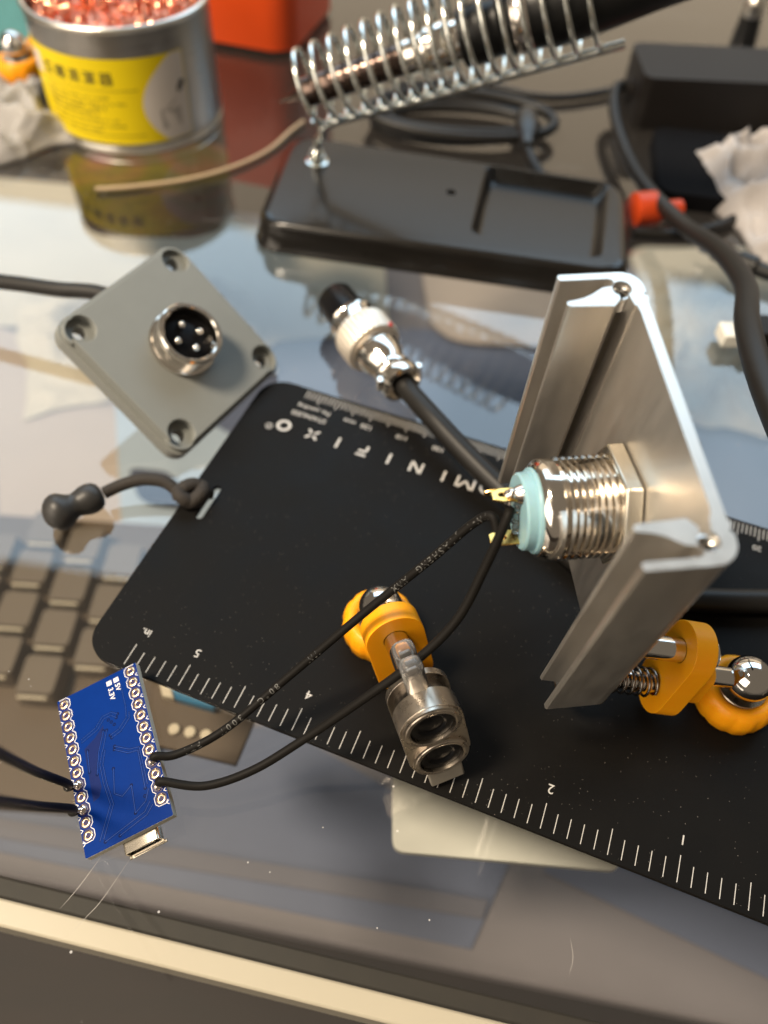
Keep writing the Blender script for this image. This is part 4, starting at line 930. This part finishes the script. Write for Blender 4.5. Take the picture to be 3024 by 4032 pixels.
t = thing('barrel_plug', 'black barrel plug and cord lying behind the stand', 'plug', (44, 300, 0))
MB().lathe([(0, 2.6), (1, 4.2), (14, 4.8), (18, 3.2), (24, 2.2)], (0, 8, 5), (-0.05, -1, 0.02), 20).build('plug_grip', M_BLACKP, t, smooth=40)
MB().tube(catmull([(-1, -15, 4.5), (2, -26, 3), (8, -38, 2.4), (13, -46, 2.2)], 8), 2.1, 12).build('plug_cord', M_CABLE, t, smooth=60)
t = thing('black_connector', 'black connector with pale tip standing at the top photo corner', 'connector', (143, 384, 0))
MB().lathe([(0.1, 5.0), (2, 5.6), (12, 5.0), (20, 4.2), (21, 3.6)], (0, 0, 0), (-0.15, -0.25, 1), 24).build('connector_body', M_BLACKP, t, smooth=40)
MB().lathe([(20, 3.6), (20.5, 4.6), (26, 4.4), (28, 2.6), (28.4, 0.4)], (0, 0, 0), (-0.15, -0.25, 1), 24).build('pale_tip', M_RIM, t, smooth=40)
crumple('reflection_tissue', 'crumpled cream tissue filling a pale glass reflection below the grey square cap', (-128, 318, -124), 120, 90, 16, 3.3, M_CREAM, R(20), 'tissue')  # crumpled sheet put in for a pale patch of glass reflection
crumple('reflection_tissue', 'crumpled cream tissue filling a pale glass reflection at the photo right edge', (165, 335, -122), 80, 120, 18, 9.3, M_CREAM, R(-15), 'tissue')
rbox('adapter_reflection_slab', 'flat black pouch added for the dark reflection of the power adapter', 'slab', (104, 281, 0), 30, 46, 6, R(-6), M_ADREFL, cr=6, bev=2.0)  # flat black slab added for the adapter's dark reflection and shadow
g_ = bpy.data.objects['glass_tabletop']
for pts in (((-46.0, 38), (-48.6, 32.5), (-50.2, 29.6), (-51.6, 27.4)), ((-41.2, 37), (-44.6, 29.6), (-46.6, 26.6), (-48.6, 23.8)), ((36.5, 22.5), (37.4, 25.2), (37.2, 28.4))):
    P = catmull([V((x, y, 0.02)) for x, y in pts], 8); mb = MB()
    for i in range(len(P) - 1):
        d = (P[i + 1] - P[i]).normalized(); nn = V((-d.y, d.x, 0)) * 0.035 * math.sin(math.pi * (i + 0.5) / len(P)); n2_ = V((-d.y, d.x, 0)) * 0.035 * math.sin(math.pi * (i + 1.5) / len(P))
        mb.add([P[i] + nn, P[i] - nn, P[i + 1] - n2_, P[i + 1] + n2_], [(0, 1, 2, 3)])
    mb.build('scratch', M_LGREY, g_, smooth=0)
pts = []
for i in range(64):
    a = i * 0.34; rr2 = 19 + 2.6 * math.sin(a * 0.37 + 1) + 0.06 * i
    pts.append((18 + 1.45 * rr2 * math.cos(a), 303 + 0.62 * rr2 * math.sin(a), 2.2 + 0.07 * i + 0.8 * math.sin(a * 1.3)))
wire('coiled_cable', 'loosely coiled black cable added to fill the dark patch behind the stand base', pts, 2.0, M_CABLE, cat='cable', sub=3)  # added coil that darkens the glass behind the stand
crumple('plastic_bag', 'thin clear plastic bag beyond the milky bag at the photo edge', (158, 300, 0), 50, 60, 18, 12.4, M_BAG, R(-25))
wire('thin_dark_cable', 'thin dark cable passing under the milky bag to the photo edge', [(104, 236, 2), (114, 226, 2), (126, 222, 2), (140, 226, 2), (160, 224, 2)], 1.6, M_CABLE, cat='cable')
wire('thin_dark_cable', 'thin dark cable running across the glass behind the coiled cable', [(-6, 332, 2), (24, 338, 2), (52, 330, 2), (74, 336, 2), (92, 348, 2)], 1.5, M_CABLE, cat='cable')
